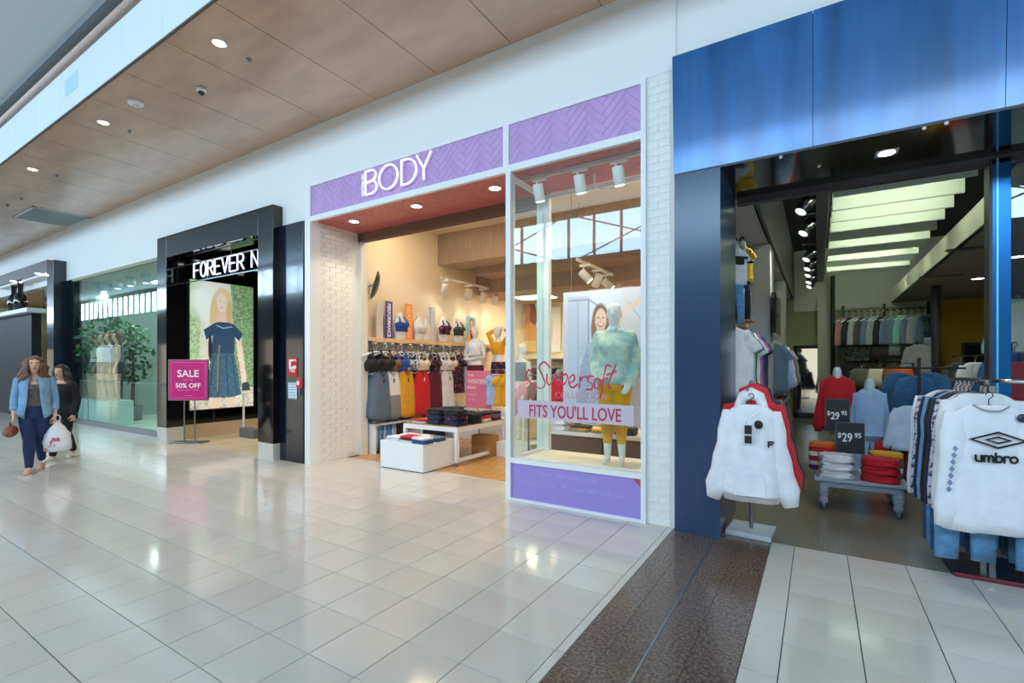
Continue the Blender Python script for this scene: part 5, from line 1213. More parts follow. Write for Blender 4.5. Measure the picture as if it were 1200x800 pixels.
use('orange_top', G_long, t, (0, 0, 2.05), .4, F_orange, 1.25); MB().cyl((0, 0, .02), (0, 0, 1.5), .02).build('pole', M_steel, t); MB().lathe((0, 0, 0), [(.02, 0), (.22, 0), (.22, .02), (.02, .03)], 18).build('foot', M_steel, t); m = MB(); head(m, (0, 0, 2.20), 1.75, False); m.build('head', M_mannequin, t)
free_rack('clothes_rack', 'clothes rack inside the far-left shop', -20.6, -18.6, 7.6, 1.6, [(c, G_tee) for c in (F_grey, F_cream, F_black, F_white, F_brown, F_grey, F_slate, F_white)], ('hanging_shirt', '%s top on the rack in the far-left shop%s'), 'tops in the far-left shop', scale=1.2)

# ================================================================== PEOPLE WALKING
Hw = 1.68
def walker(label, pos, rz, Ht, stride, outfit):
    t = thing('person', label, 'person', pos, rz); k = Ht
    legs = [((-.05 * k, 0, .49 * k), (-.055, -.10 * stride, .285 * k), (-.05, -.16 * stride, .055 * k), (-.065, -.16 * stride - .15, .022)),
            ((.05 * k, 0, .49 * k), (.055, .03 * stride, .28 * k), (.055, .27 * stride, .085 * k), (.065, .27 * stride - .13, .026))]
    arms = [((-.10 * k, .01, .802 * k), (-.128 * k, .05, .64 * k), (-.128 * k, -.06, .50 * k), (0, -.25, -1), (.3, -1, 0)), ((.10 * k, .01, .802 * k), (.124 * k, .06, .64 * k), (.128 * k, -.02, .49 * k), (0, -.1, -1), (-.3, -1, 0))]
    b = MB(); b.rings(torso_rings(k)); hc = head(b, (0, -.014 * k, .932 * k), k, True); limbs(b, k, arms, legs, curl=1.0)
    put(bpy.data.objects.new('body', b.fused('body', F_skin, .008, 3)), t)
    for s in (-1, 1):
        e = MB(); e.ellip((s * .031, -.014 * k - .081, .932 * k + .018), .012, .008, .006, 10, 6); e.build('eye', mat('eye_white', (236, 234, 230), .3), t)
        e = MB(); e.ellip((s * .031, -.014 * k - .089, .932 * k + .018), .006, .004, .006, 8, 5); e.build('iris', mat('eye_dark', (60, 44, 36), .3), t)
        e = MB(); e.limb([(s * .015, -.014 * k - .09, .932 * k + .037), (s * .032, -.014 * k - .09, .932 * k + .042), (s * .05, -.014 * k - .078, .932 * k + .036)], .004, n=6); e.build('eyebrow', mat('brow_brown', (96, 66, 48), .7), t)
    e = MB(); e.limb([(-.024, -.014 * k - .088, .932 * k - .056), (0, -.014 * k - .098, .932 * k - .053), (.024, -.014 * k - .088, .932 * k - .056)], [.004, .0075, .004], n=8); e.build('lips', mat('lips', (186, 96, 92), .4), t)
    return t, arms, legs, k
def shoes(t, legs, m, k):
    for (_, _, an, toe) in legs:
        an, toe = Vector(an), Vector(toe); b = MB(); h = Vector((an.x, an.y + .03, toe.z + .012))
        b.limb([h, Vector((an.x, an.y - .03, toe.z + .02)), toe.lerp(an, .35), toe], [.034, .04, .044, .034], ratio=.75, up=(0, 0, 1), n=12); b.build('shoe', m, t)
def hair(t, k, m, strands, back=.35):
    b = MB(); c = Vector((0, -.014 * k, .932 * k))
    b.ellip(c + Vector((0, .022, .034)), .092, .108, .110, 16, 10)
    for (x0, y0, x1, y1, ln, r) in strands:
        P = [c + Vector((x0, y0, .07))]; n = 6
        for i in range(1, n + 1):
            q = i / n; P.append(c + Vector((x0 + (x1 - x0) * q + .020 * math.sin(q * 13 + x0 * 40), y0 + (y1 - y0) * q + .010 * math.cos(q * 8 + y0 * 30), .07 - ln * q)))
        b.limb(P, [r * .8] + [r * (1 + .15 * math.sin(i * 2.2)) for i in range(n - 1)] + [r * .5], n=10)
    me = b.fused('hair', m, .009, 2)
    # keep the face clear
    bm = bmesh.new(); bm.from_mesh(me); fc = c + Vector((0, -.075, -.015))
    for v in bm.verts:
        if v.co.y < c.y - .03 and abs(v.co.x) < .062 and c.z - .13 < v.co.z < c.z + .075: v.co.y = max(v.co.y, c.y - .03)
    bm.to_mesh(me); bm.free()
    put(bpy.data.objects.new('hair', me), t)
def cloth_body(t, name, m, parts, voxel=.011, smooth=2):
    b = MB()
    for p in parts: p(b)
    return put(bpy.data.objects.new(name, b.fused(name, m, voxel, smooth)), t)

pw = at_z(41, 552, 0)
t, arms, legs, k = walker('woman with long wavy brown hair in open denim shirt, grey top and dark jeans, walking', (pw.x, pw.y, 0), math.radians(72), 1.70, .9, None)
cloth_body(t, 'jeans', mat('dark_jeans', (28, 48, 86), .85, var=.1, scale=9), [lambda b: b.rings(torso_rings(k, .012, .45, .60)), lambda b: limbs(b, k, [], legs, .014, 'legs', .97, feet=False)])
cloth_body(t, 'grey_top', mat('taupe_top', (104, 94, 90), .85, var=.2, scale=26), [lambda b: b.rings(torso_rings(k, .012, .55, .79))])
M_dsh = mat('pale_denim_shirt', (128, 168, 202), .85, var=.08, scale=9)
b = MB()
for s in (-1, 1):      # two open fronts and a back, as one shell with the chest left open
    pass
rs = []
for (z, g) in ((.47, .10), (.52, .095), (.58, .085), (.64, .075), (.70, .07), (.76, .062), (.805, .05), (.825, .035)):
    ring = torso_rings(k, .019 if z < .8 else .012, z - .018, z + .018)
    base = ring[0] if ring else torso_rings(k, .03, .55, .60)[0]
    cx = max(p[0] for p in base); cy = max(abs(p[1]) for p in base); n = 22; r = []
    fl_ = 1.0 + max(0, .62 - z) * 1.4
    for i in range(n + 1):
        a_ = -PI / 2 + g / cx * .9 + (2 * PI - 2 * g / cx * .9) * i / n
        r.append((cx * fl_ * math.cos(a_), cy * 1.15 * fl_ * math.sin(a_) + .006 * math.sin(i * 1.9 + z * 30), z * k))
    rs.append(r)
b.rings(rs, cap=False, closed=False)
me = b.mesh('denim_shirt', M_dsh); o = put(bpy.data.objects.new('denim_shirt', me), t)
md = o.modifiers.new('thickness', 'SOLIDIFY'); md.thickness = .008; md.offset = 1
cloth_body(t, 'shirt_sleeves', M_dsh, [lambda b: limbs(b, k, arms, [], .014, 'arms', .62, hands=False)])
for s, (sh_, el, wr, _, _) in zip((-1, 1), arms):
    el, wr = Vector(el), Vector(wr); p0 = el.lerp(wr, .50); p1 = el.lerp(wr, .66); MB().limb([p0, p1], [.050, .049], n=14, round_ends=False).build('rolled_cuff', mat('cuff_denim', (136, 180, 216), .85), t)
    MB().limb([Vector((s * .02, -.10, .80 * k)), Vector((s * .075, -.055, .835 * k)), Vector((s * .05, .05, .865 * k))], [.014, .02, .02], ratio=.5, n=8).build('collar', M_dsh, t)
for i in range(7): MB().ellip((-.045 + .015 * i, -.128 + .0, .745 * k - .01 * (3 - abs(i - 3))), .012, .008, .014, 8, 5).build('necklace_bead', mat('amber_bead', (206, 130, 60), .3) if i % 2 else mat('dark_bead', (60, 44, 40), .3), t)
shoes(t, legs, mat('beige_shoe', (206, 164, 136), .6), k)
hair(t, k, mat('brown_hair', (112, 76, 54), .5, var=.3, scale=14, stretch=(8, 8, 1)), [(-.065, -.02, -.125, -.075, .27, .034), (-.07, .0, -.15, -.03, .32, .042), (-.08, .03, -.175, .02, .36, .045), (-.05, .06, -.12, .06, .37, .05), (.05, .06, .10, .07, .35, .05), (.075, .03, .145, .02, .33, .045), (.07, .0, .125, -.035, .29, .038), (.06, -.02, .10, -.07, .22, .028), (-.025, -.055, -.105, -.075, .30, .03), (.025, -.055, .085, -.075, .25, .028), (0, .07, 0, .09, .36, .05)])
# handbag held in her right hand, shopping bag in her left
R = Matrix.Rotation(math.radians(72), 3, 'Z')
def wpos(p): return R @ Vector(p) + Vector((pw.x, pw.y, 0))
wr = Vector(arms[0][2]); p = wpos((wr.x - .03, wr.y - .03, 0))
hb = thing('handbag', 'small brown leather handbag in the right hand of the woman in denim', 'handbag', (p.x, p.y, wr.z - .30), math.radians(72))
M_leather = mat('tan_leather', (136, 72, 50), .5, var=.1, scale=14)
MB().limb([(-.0, -.15, .06), (0, -.08, .075), (0, .08, .075), (0, .15, .06)], [.055, .08, .08, .055], ratio=1, n=14, up=(1, 0, 0)).build('pouch', M_leather, hb)
MB().tube(catmull([(0, -.10, .12), (0, -.05, .20), (0, .05, .20), (0, .10, .12)], 5), .008).build('strap', M_leather, hb); MB().box(-.05, -.10, .125, .05, .10, .138, bev=.005).build('zip_edge', mat('dark_leather', (90, 46, 32), .5), hb)
wr = Vector(arms[1][2]); p = wpos((wr.x + .03, wr.y - .01, 0))
sb = thing('shopping_bag', 'white plastic shopping bag with a pinkish red print carried by the woman in denim', 'shopping bag', (p.x, p.y, wr.z - .56), math.radians(72))
rs = []
for z, a_, b_ in ((.0, .09, .05), (.03, .15, .085), (.14, .165, .09), (.27, .14, .07), (.36, .09, .045), (.43, .035, .02), (.47, .02, .016)):
    rs.append([((a_ + .012 * math.sin(i * 2.7 + z * 30)) * math.cos(2 * PI * i / 22), (b_ + .012 * math.sin(i * 3.3 + z * 20)) * math.sin(2 * PI * i / 22), z) for i in range(22)])
MB().rings(rs).build('bag', mat('thin_plastic', (232, 232, 236), .4, col2=(196, 90, 110), scale=7, lo=.36, hi=.42), sb)
MB().tube(catmull([(-.02, 0, .46), (-.03, 0, .52), (.0, 0, .555), (.03, 0, .52), (.02, 0, .46)], 4), .007).build('handle', M_white, sb)
# second walker behind
p2 = at_z(72, 538, 0)
t, arms, legs, k = walker('person with long dark hair and black clothes walking behind the woman in denim', (p2.x, p2.y, 0), math.radians(40), 1.56, .7, None)
M_blk = mat('black_outfit', (26, 26, 32), .8, var=.2, scale=18)
cloth_body(t, 'black_trousers', M_blk, [lambda b: b.rings(torso_rings(k, .012, .45, .60)), lambda b: limbs(b, k, [], legs, .02, 'legs', .95, feet=False)], .014)
cloth_body(t, 'black_coat', M_blk, [lambda b: b.rings(torso_rings(k, .03, .455, .83)), lambda b: limbs(b, k, arms, [], .025, 'arms', .93, hands=False)], .014)
shoes(t, legs, mat('white_shoe', (220, 216, 210), .6), k)
hair(t, k, mat('dark_hair', (52, 36, 34), .5, var=.25, scale=14), [(-.07, .0, -.11, .02, .32, .045), (-.06, .05, -.10, .08, .36, .05), (.05, .06, .09, .08, .36, .05), (.075, .02, .11, .02, .3, .045), (0, .07, 0, .11, .38, .05)])
# ================================================================== BLUE-FRONTED SHOP (right)
M_bluemetal = mat('blue_lacquer_metal', (46, 102, 162), .12, 0.10, var=.16, scale=1.6, stretch=(3, 1, .25), spec=.45)
fa = thing('fascia', 'glossy blue metal fascia of the streetwear shop leaning slightly forward', 'fascia', (0, 0, 0))
ZB, ZT, YT, YB = 3.43, 4.53, 4.735, 4.80
for xa, xb in ((-1.175, -.036), (-.032, 1.129), (1.133, 2.29), (2.294, 3.45)):
    MB().prism([(xa, YT, ZT), (xb, YT, ZT), (xb, YB, ZB), (xa, YB, ZB)], (0, .03, 0)).build('panel', M_bluemetal, fa)
MB().prism([(-1.17, YT + .032, ZT - .004), (3.45, YT + .032, ZT - .004), (3.45, YB + .032, ZB + .004), (-1.17, YB + .032, ZB + .004)], (0, .12, 0)).build('backing', M_blackmat, fa)
for (u, v) in ((797, 200),): pass
so = MB(); so.box(-1.17, YB + .002, ZB - .02, 3.6, 5.86, ZB + .03); struct('ceiling_portal', so, mat('black_gloss_soffit', (12, 13, 16), .1, coat=.5))
t_ = MB(); t_.box(-.75, 5.80, ZB - .09, 3.6, 5.90, ZB - .02); struct('trim_6', t_, mat('grey_head_rail', (66, 66, 72), .4))
pb = MB(); pb.box(-1.165, 4.78, 0, -.755, 5.76, ZB - .02, bev=.003); struct('wall_blue_pier', pb, mat('slate_blue_lacquer', (52, 72, 104), .2, 0.0))
downlight(at_z(1039, 179, ZB - .02), .06, 'square-trimmed downlight in the black soffit of the streetwear shop', 'streetwear entrance lights', 60, M_lenscool, True)
for i, (u, v) in enumerate(((915, 183), (960, 194), (1083, 149), (1109, 143))):
    p = at_z(u, v, ZB - .02); t = thing('soffit_sensor', 'tiny pale fitting in the black soffit, %s from the left' % ORD[i], 'sensor', p, 0, 'soffit fittings'); MB().lathe((0, 0, 0), [(.004, 0), (.014, 0), (.012, -.016), (.004, -.018)], 10).build('cap', M_white, t)
# interior shell
BW = 16.0
M_conc = mat('polished_concrete', (150, 142, 124), .2, col2=(112, 106, 94), scale=60, lo=.3, hi=.75)
w = MB(); w.box(-1.37, 4.934, -.1, 6, BW, .0); struct('floor_concrete', w, M_conc)
M_greywall = mat('shop_grey_wall', (176, 174, 172), .65)
M_olive = mat('olive_panel_paint', (142, 145, 108), .7)
w = MB(); w.box(-1.44, 5.76, 0, -1.37, BW, 4.9); struct('wall_streetwear_left', w, M_greywall)
w = MB()
for y0, y1 in ((8.45, 9.1), (12.3, 12.9)): w.box(-1.37, y0, 0, -.62, y1, 3.45)
struct('wall_piers', w, M_greywall)
w = MB(); w.box(-1.37, 5.9, 3.45, -.62, BW, 3.53); struct('ceiling_bay', w, mat('bay_white', (214, 208, 204), .6))
w = MB(); w.box(-.64, 5.9, 3.45, -.58, BW, 4.9); struct('wall_bay_bulkhead', w, mat('olive_grey_bulkhead', (104, 104, 96), .6))
w = MB(); w.box(-1.44, BW, 0, 6.2, BW + .1, 4.9); struct('wall_streetwear_rear', w, M_olive)
a = at_y(1103, 348, BW - .03); b = at_y(1157, 348, BW - .03)
w = MB(); w.box(a.x, BW - .04, 0, 6, BW - .002, 3.2); struct('wall_yellow', w, mat('mustard_wall', (196, 160, 16), .65))
a2 = at_y(930, 405, BW - .05); b2 = at_y(963, 405, BW - .05)
w = MB(); w.box(-.57, BW - .03, 3.08, 6, BW - .003, 4.9); w.box(at_y(958, 400, BW).x, BW - .2, 0, at_y(975, 400, BW).x, BW - .04, 3.4); struct('wall_upper_rear', w, mat('pale_rear_paint', (200, 204, 190), .65))
w = MB(); w.box(6, 5.9, 0, 6.1, BW, 4.9); struct('wall_streetwear_right', w, M_greywall)
w = MB(); w.box(-1.44, 5.9, 4.8, 6.1, BW, 4.9); struct('ceiling_streetwear', w, mat('black_ceiling', (26, 26, 26), .8))
# dropped soffit on the right
w = MB(); w.box(1.62, 5.95, 3.2, 6, BW - .05, 3.26); struct('ceiling_dropped', w, mat('warm_grey_soffit', (150, 142, 136), .65))
w = MB(); w.box(1.60, 5.95, 3.2, 1.66, BW - .05, 3.50); struct('wall_dropped_edge', w, mat('pale_olive_edge', (206, 206, 186), .6))
downlight(at_z(1146, 326, 3.2), .09, 'downlight in the grey dropped soffit near the yellow wall', 'dropped soffit lights', 40, M_lenscool)
downlight(at_z(1193, 300, 3.2), .09, 'downlight in the dropped soffit seen through the right glass', 'dropped soffit lights', 40, M_lenscool)
for i, (u, v) in enumerate(((1142, 290), (1102, 323))):
    p = at_z(u, v, 3.2); t = thing('ceiling_vent', 'slim dark vent in the grey dropped soffit, %s one' % ('nearer', 'farther')[i], 'vent', p); MB().box(-.3, -.08, -.012, .3, .08, 0).build('frame', mat('vent_dark', (70, 68, 66), .5), t)
    for k in range(3): MB().box(-.27, -.06 + .05 * k, -.018, .27, -.035 + .05 * k, -.01).build('slat', mat('vent_slat', (110, 106, 102), .5), t)
# baffle ceiling with tubes
M_baffle = mat('white_baffle', (226, 232, 214), .55)
M_tube = lamp_mat('fluorescent_tube', (236, 250, 226), 62)
M_lensdim = lamp_mat('dim_lamp_lens', (240, 246, 240), 1.5)
for i in range(11):
    y = 7.0 + .62 * i; z0 = 3.6; xr = 1.44 + .015 * i; xl = .16
    t = thing('ceiling_baffle', 'white ceiling baffle with fluorescent tube, %s from the entrance' % ORD[i], 'ceiling baffle', (0, y, z0), 0, 'ceiling baffles')
    MB().box(xl, -.016, 0, xr, .016, .24, bev=.006).build('blade', M_baffle, t)
    for q in (xl + .2, xr - .2): MB().cyl((q, 0, .24), (q, 0, 1.2), .005, 6).build('hanger_rod', M_blackmat, t)
    if i % 2 == 0 or i in (1,):
        for (xa, xb) in ((xl + .06, xl + .58), (xl + .72, xr - .10)):
            MB().cyl((xa, .05, .12), (xb, .05, .12), .014, 10).build('tube', M_tube, t)
# dark lighting truss and spot cans
tr = thing('lighting_truss', 'dark metal duct carrying the row of spot cans in the streetwear shop', 'lighting truss', (0, 0, 0))
MB().box(-.02, 6.4, 3.74, .13, 15, 4.15, bev=.01).build('duct', mat('gunmetal', (70, 72, 74), .35, .5), tr)
for y in (7, 9.5, 12, 14.5): MB().box(.03, y, 4.15, .08, y + .05, 4.8).build('hanger', M_blackmat, tr)
for i, y in enumerate((7.45, 8.7, 10.9, 12.0, 12.9, 14.0, 14.8)):
    track_head((-.13, y, 3.93), (-.45, -.35, -.8), 'chrome spot can on the dark lighting duct, %s from the entrance' % ORD[i], 'duct spot cans', mat('dark_chrome', (120, 122, 124), .2, .9), 90 if i < 4 else 0, M_lensdim, 1.35, (236, 246, 236))
MB().box(-.16, 7, 3.925, -.02, 15, 3.945).build('side_rail', M_blackmat, tr)
# blue door column and side glass
cx0, cx1 = at_y(1157, 300, 5.85).x, at_y(1183, 300, 5.85).x
dc = MB(); dc.box(cx0 + .02, 5.80, 0, cx1, 5.95, ZB - .05, bev=.004); dco = struct('door_1', dc, mat('blue_door_metal', (16, 96, 158), .25, .7))
MB().box(cx0, 5.79, 0, cx0 + .022, 5.95, ZB - .05).build('door_edge', mat('dark_edge', (40, 36, 40), .4), dco); MB().box(cx0 + .045, 5.788, 0, cx0 + .058, 5.80, ZB - .05).build('seal', mat('bright_blue_edge', (110, 190, 236), .3, .6), dco)
pane = MB(); pane.box(cx1, 5.86, .05, 3.4, 5.872, ZB - .05); struct('window_2', pane, glass_mat('door_glass', (225, 235, 240), 1.0))
# mirror at the rear
mz0, mz1 = .10, 2.12
t = thing('wall_mirror', 'tall black-framed mirror leaning on the rear wall of the streetwear shop', 'mirror', (a2.x, BW - .12, 0))
mw = b2.x - a2.x
f = MB(); f.box(0, -.03, mz0, .09, .03, mz1); f.box(mw - .09, -.03, mz0, mw, .03, mz1); f.box(0, -.03, mz1 - .09, mw, .03, mz1); f.box(0, -.03, mz0, mw, .03, mz0 + .14); f.build('frame', M_blackmat, t)
MB().box(.05, 0, mz0 + .05, mw - .05, .02, mz1 - .05).build('glass', mat('silver_mirror', (190, 196, 196), .03, 1.0), t)
b3 = at_y(1130, 404, BW - .06)
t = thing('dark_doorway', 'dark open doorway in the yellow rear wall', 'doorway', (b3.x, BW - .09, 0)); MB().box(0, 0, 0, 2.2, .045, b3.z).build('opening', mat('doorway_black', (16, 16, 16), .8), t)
f = MB(); f.box(-.05, -.02, 0, 0, .05, b3.z + .05); f.box(-.05, -.02, b3.z, 2.2, .05, b3.z + .05); f.build('frame', mat('doorway_frame', (60, 54, 30), .5), t)
pz = at_y(1097, 333, 13.0); t = thing('black_post', 'slim black post standing before the rear wall', 'post', (pz.x, 13, 0)); MB().cyl((0, 0, 0), (0, 0, 3.2), .075, 14).build('shaft', M_blackmat, t); MB().box(-.12, -.12, 0, .12, .12, .03).build('foot', M_blackmat, t)
pz = at_y(976, 300, BW - .5); t = thing('black_post', 'thin black pipe rising beside the rear rack', 'post', (pz.x, BW - .5, 0)); MB().cyl((0, 0, 0), (0, 0, 4.8), .05, 12).build('shaft', M_blackmat, t); MB().box(-.08, -.08, 0, .08, .08, .02).build('foot', M_blackmat, t)

# ---- rear pipe rack with three rows of clothes
RY = 14.6
ra, rb = at_y(988, 358, RY), at_y(1088, 358, RY)
rk = thing('pipe_rack', 'tall black pipe rack of hanging clothes on the rear wall', 'clothes rack', (0, RY, 0))
zr = [at_y(1040, v, RY).z for v in (363, 390, 424)]
for x in (ra.x, (ra.x + rb.x) / 2, rb.x): MB().tube([(x, 0, .02), (x, 0, zr[0] + .15)], .03).build('upright', M_blackmat, rk)
for z in zr: MB().tube([(ra.x, 0, z), (rb.x, 0, z)], .018).build('rail', M_blackmat, rk)
for z in (zr[0] - .30, zr[0] - .58): MB().tube([(ra.x, -.14, z), (rb.x, -.14, z)], .014).build('cross_bar', M_blackmat, rk)
r1 = [F_dusty, F_black, F_grey, F_char, F_slate, F_grey, F_black, F_slate, F_slate, F_mint, F_slate, F_grey, F_slate]
for i, c in enumerate(r1):
    x = ra.x + (rb.x - ra.x) * (i + .5) / len(r1); hung('hanging_tank', G_crop, c, (x, RY - .02, zr[0] - .012), .75, '%s top on the upper rail of the rear pipe rack, %s from the left' % (c.name.replace('cloth_', ''), (ORD + ('thirteenth',))[i]), 'upper rail of the pipe rack', 'top', 1.7)
r2 = [(F_char, G_jeans, .95), (F_camo, G_jacket, 1.0), (F_camo, G_jeans, .6), (F_brown, G_skirt, 1.5), (F_grey, G_skirt, 1.3), (F_char, G_skirt, 1.4), (F_grey, G_skirt, 1.5)]
for i, (c, g, s) in enumerate(r2):
    x = ra.x + (rb.x - ra.x) * (i + .5) / len(r2); c = {F_brown: mat('cloth_dark_brown', (56, 46, 44), .85)}.get(c, c)
    hung('hanging_garment', g, c, (x, RY - .05, zr[1] - .012), .1, '%s garment on the middle rail of the rear pipe rack, %s from the left' % (c.name.replace('cloth_', '').replace('_', ' '), ORD[i]), 'middle rail of the pipe rack', 'clothing', s)
r3 = [(F_black, G_skirt, 1.2), (F_camo, G_shorts, 1.1), (F_dusty, G_skirt, 1.3), (F_dusty, G_tee, .9)]
for i, (c, g, s) in enumerate(r3):
    x = ra.x + (rb.x - ra.x) * (i + .5) / 5.6; hung('hanging_garment', g, c, (x, RY - .05, zr[2] - .012), .1, '%s garment on the lower rail of the rear pipe rack, %s from the left' % (c.name.replace('cloth_', '').replace('_', ' '), ORD[i]), 'lower rail of the pipe rack', 'clothing', s)
p = at_y(1076, 405, 13.6); o = hung('hanging_sweater', G_long, F_grey, (p.x, 13.6, p.z + .1), .1, 'pale grey sweater hanging in front of the rear pipe rack', None, 'sweater', .95)
t = thing('sweater_hook', 'black pipe stand holding the pale grey sweater', 'stand', (p.x, 13.66, 0)); MB().tube([(0, 0, 0), (0, 0, p.z + .08), (0, -.06, p.z + .1)], .02).build('pipe', M_blackmat, t); MB().box(-.2, -.2, 0, .2, .2, .02).build('foot', M_blackmat, t)
p = at_y(1026, 432, 13.9); 
for i, (u, c, nm) in enumerate(((1010, F_olive, 'olive'), (1030, F_cream, 'beige'), (1046, F_brown, 'rust'), (1060, F_orange, 'salmon'))):
    q = at_y(u, 445, 13.3); hung('hanging_garment', G_skirt, c, (q.x, 13.3, q.z + .35), .15, '%s garment on the low bar in front of the rear pipe rack' % nm, 'low bar garments', 'clothing', 1.2)
t = thing('low_bar', 'low black bar of clothes before the rear pipe rack', 'clothes rack', (0, 13.3, 0)); q0, q1 = at_y(1002, 445, 13.3), at_y(1070, 445, 13.3); MB().tube([(q0.x, 0, .02), (q0.x, 0, q0.z + .36), (q1.x, 0, q1.z + .36), (q1.x, 0, .02)], .018).build('frame', M_blackmat, t)

# ---- left bay: wall mannequins, racks of tees, tv
def flat_form(u, v, Y, label, topm, botm, shoe=None):
    p = at_y(u, v, Y); t = thing('hanging_mannequin', label, 'mannequin', (p.x, Y, p.z), .75, 'wall mannequins')
    use('tee', G_tee, t, (0, 0, 0), 0, topm, .62); use('trousers', G_jeans, t, (0, 0, -.38), 0, botm, .56)
    MB().limb([(0, 0, -.04), (0, 0, .04)], [.045, .04], n=12).build('neck', M_mannequin, t)
    MB().tube(catmull([(-.0, .04, .03), (0, .04, .10), (0, 0, .12), (0, -.03, .09)], 4), .01).build('hook', M_blackmat, t)
    for s in (-1, 1): MB().limb([(s * .07, .03, -.94), (s * .07, -.10, -.95)], [.04, .034], ratio=.7, up=(0, 0, 1), n=10).build('shoe', mat('tan_boot', (170, 116, 66), .6), t)
    return t
q = flat_form(862, 291, 6.35, 'wall mannequin in white tee with black print and pale jeans, left of the yellow one', F_white, F_ldenim); 
MB().box(-.085, -.042, -.20, .085, -.036, -.10, bev=.008).build('black_print', M_tagk, q)
flat_form(870, 289, 6.75, 'wall mannequin in yellow tee and black jeans high in the left bay', F_yellow, F_black)
t = thing('wall_bracket', 'dark pipe bracket carrying the two wall mannequins', 'bracket', (0, 0, 0)); MB().tube([(-1.37, 6.35, 2.86), (-.70, 6.35, 2.86)], .016).build('pipe', M_blackmat, t); MB().tube([(-1.37, 6.75, 2.88), (-.68, 6.75, 2.88)], .016).build('pipe', M_blackmat, t)
# tee rack in the bay: a rail along the wall, garments edge-on
rY0, rY1 = 6.35, 8.2
t = thing('bay_rail', 'steel rail of tees in the left bay of the streetwear shop', 'rail', (-.86, 0, 0)); zr1 = at_x(884, 388, -.86).z
MB().tube([(0, rY0 - .4, zr1), (0, rY1, zr1)], .014).build('bar', M_steel, t)
for y in (rY0 - .35, rY1 - .1): MB().tube([(0, y, zr1), (-.51, y, zr1)], .012).build('bracket', M_steel, t)
cs = [F_white, F_pale, F_green, F_white, F_red, F_red, F_pink, F_royal, F_royal, F_black, F_black, F_black]
nm = ['white', 'pale blue', 'green', 'white', 'red', 'red', 'pink', 'royal blue', 'royal blue', 'black', 'black', 'black']
for i, c in enumerate(cs):
    y = rY0 - .3 + i * .17
    hung('hanging_tee', G_tee, c, (-.86, y, zr1 - .012), .55, '%s tee on the upper rail of the left bay, %s from the entrance' % (nm[i], ORD[i]), 'tees in the left bay', 'top', 1.15 if i != 3 else 1.25)
zr2 = at_x(884, 440, -.86).z
t = thing('bay_rail', 'lower steel rail of dark trousers in the left bay', 'rail', (-.86, 0, 0)); MB().tube([(0, rY0 - .4, zr2), (0, rY1, zr2)], .014).build('bar', M_steel, t)
for y in (rY0 - .35, rY1 - .1): MB().tube([(0, y, zr2), (-.51, y, zr2)], .012).build('bracket', M_steel, t)
for i, c in enumerate([F_black, F_white, F_red, F_black, F_red, F_black, F_maroon, F_black, F_navy, F_black, F_char]):
    hung('hanging_trousers', G_legging, c, (-.86, rY0 - .3 + .185 * i, zr2 - .012), .6, '%s track pants on the lower rail of the left bay, %s from the entrance' % (c.name.replace('cloth_', ''), ORD[i]), 'track pants in the left bay', 'trousers', .98)
tvp = at_x(911, 372, -.55)
t = thing('wall_tv', 'black television on the grey pier of the streetwear shop', 'tv', (-.60, tvp.y, tvp.z), 0); MB().box(0, -.55, -.28, .06, .55, .34, bev=.006).build('panel', M_black, t); MB().box(-.02, -.1, -.1, .0, .1, .1).build('mount', M_blackmat, t); MB().box(.059, -.52, -.25, .063, .52, .31).build('screen', mat('tv_screen', (30, 32, 38), .1), t)
# second bay rack
zr3 = at_x(917, 400, -.62).z
t = thing('bay_rail', 'long steel rail of red and blue tops beyond the grey pier', 'rail', (-.68, 0, 0)); MB().tube([(0, 8.9, zr3), (0, 13, zr3)], .014).build('bar', M_steel, t)
for y in (9.2, 12.6): MB().tube([(0, y, zr3), (-.69, y, zr3)], .012).build('bracket', M_steel, t)
for i, c in enumerate([F_slate, F_pale, F_pale, F_white, F_red, F_red, F_white, F_teal, F_slate, F_grey, F_black, F_grey]):
    hung('hanging_shirt', G_long if i % 2 else G_tee, c, (-.68, 9.25 + .29 * i, zr3 - .012), .5, '%s top on the rail beyond the grey pier, %s from the entrance' % (c.name.replace('cloth_', ''), ORD[i]), 'tops beyond the grey pier', 'top', 1.2)
for i, c in enumerate([F_slate, F_teal, F_pale, F_red, F_maroon, F_black, F_slate]):
    hung('hanging_trousers', G_legging, c, (-.68, 9.3 + .45 * i, zr3 - 1.05), .5, '%s trousers on the low rail beyond the grey pier, %s from the entrance' % (c.name.replace('cloth_', ''), ORD[i]), 'trousers beyond the grey pier', 'trousers', 1.0)
t = thing('bay_rail', 'low steel rail of trousers beyond the grey pier', 'rail', (-.68, 0, 0)); MB().tube([(0, 8.9, zr3 - 1.038), (0, 13, zr3 - 1.038)], .014).build('bar', M_steel, t)
for y in (9.2, 12.6): MB().tube([(0, y, zr3 - 1.038), (-.69, y, zr3 - 1.038)], .012).build('bracket', M_steel, t)

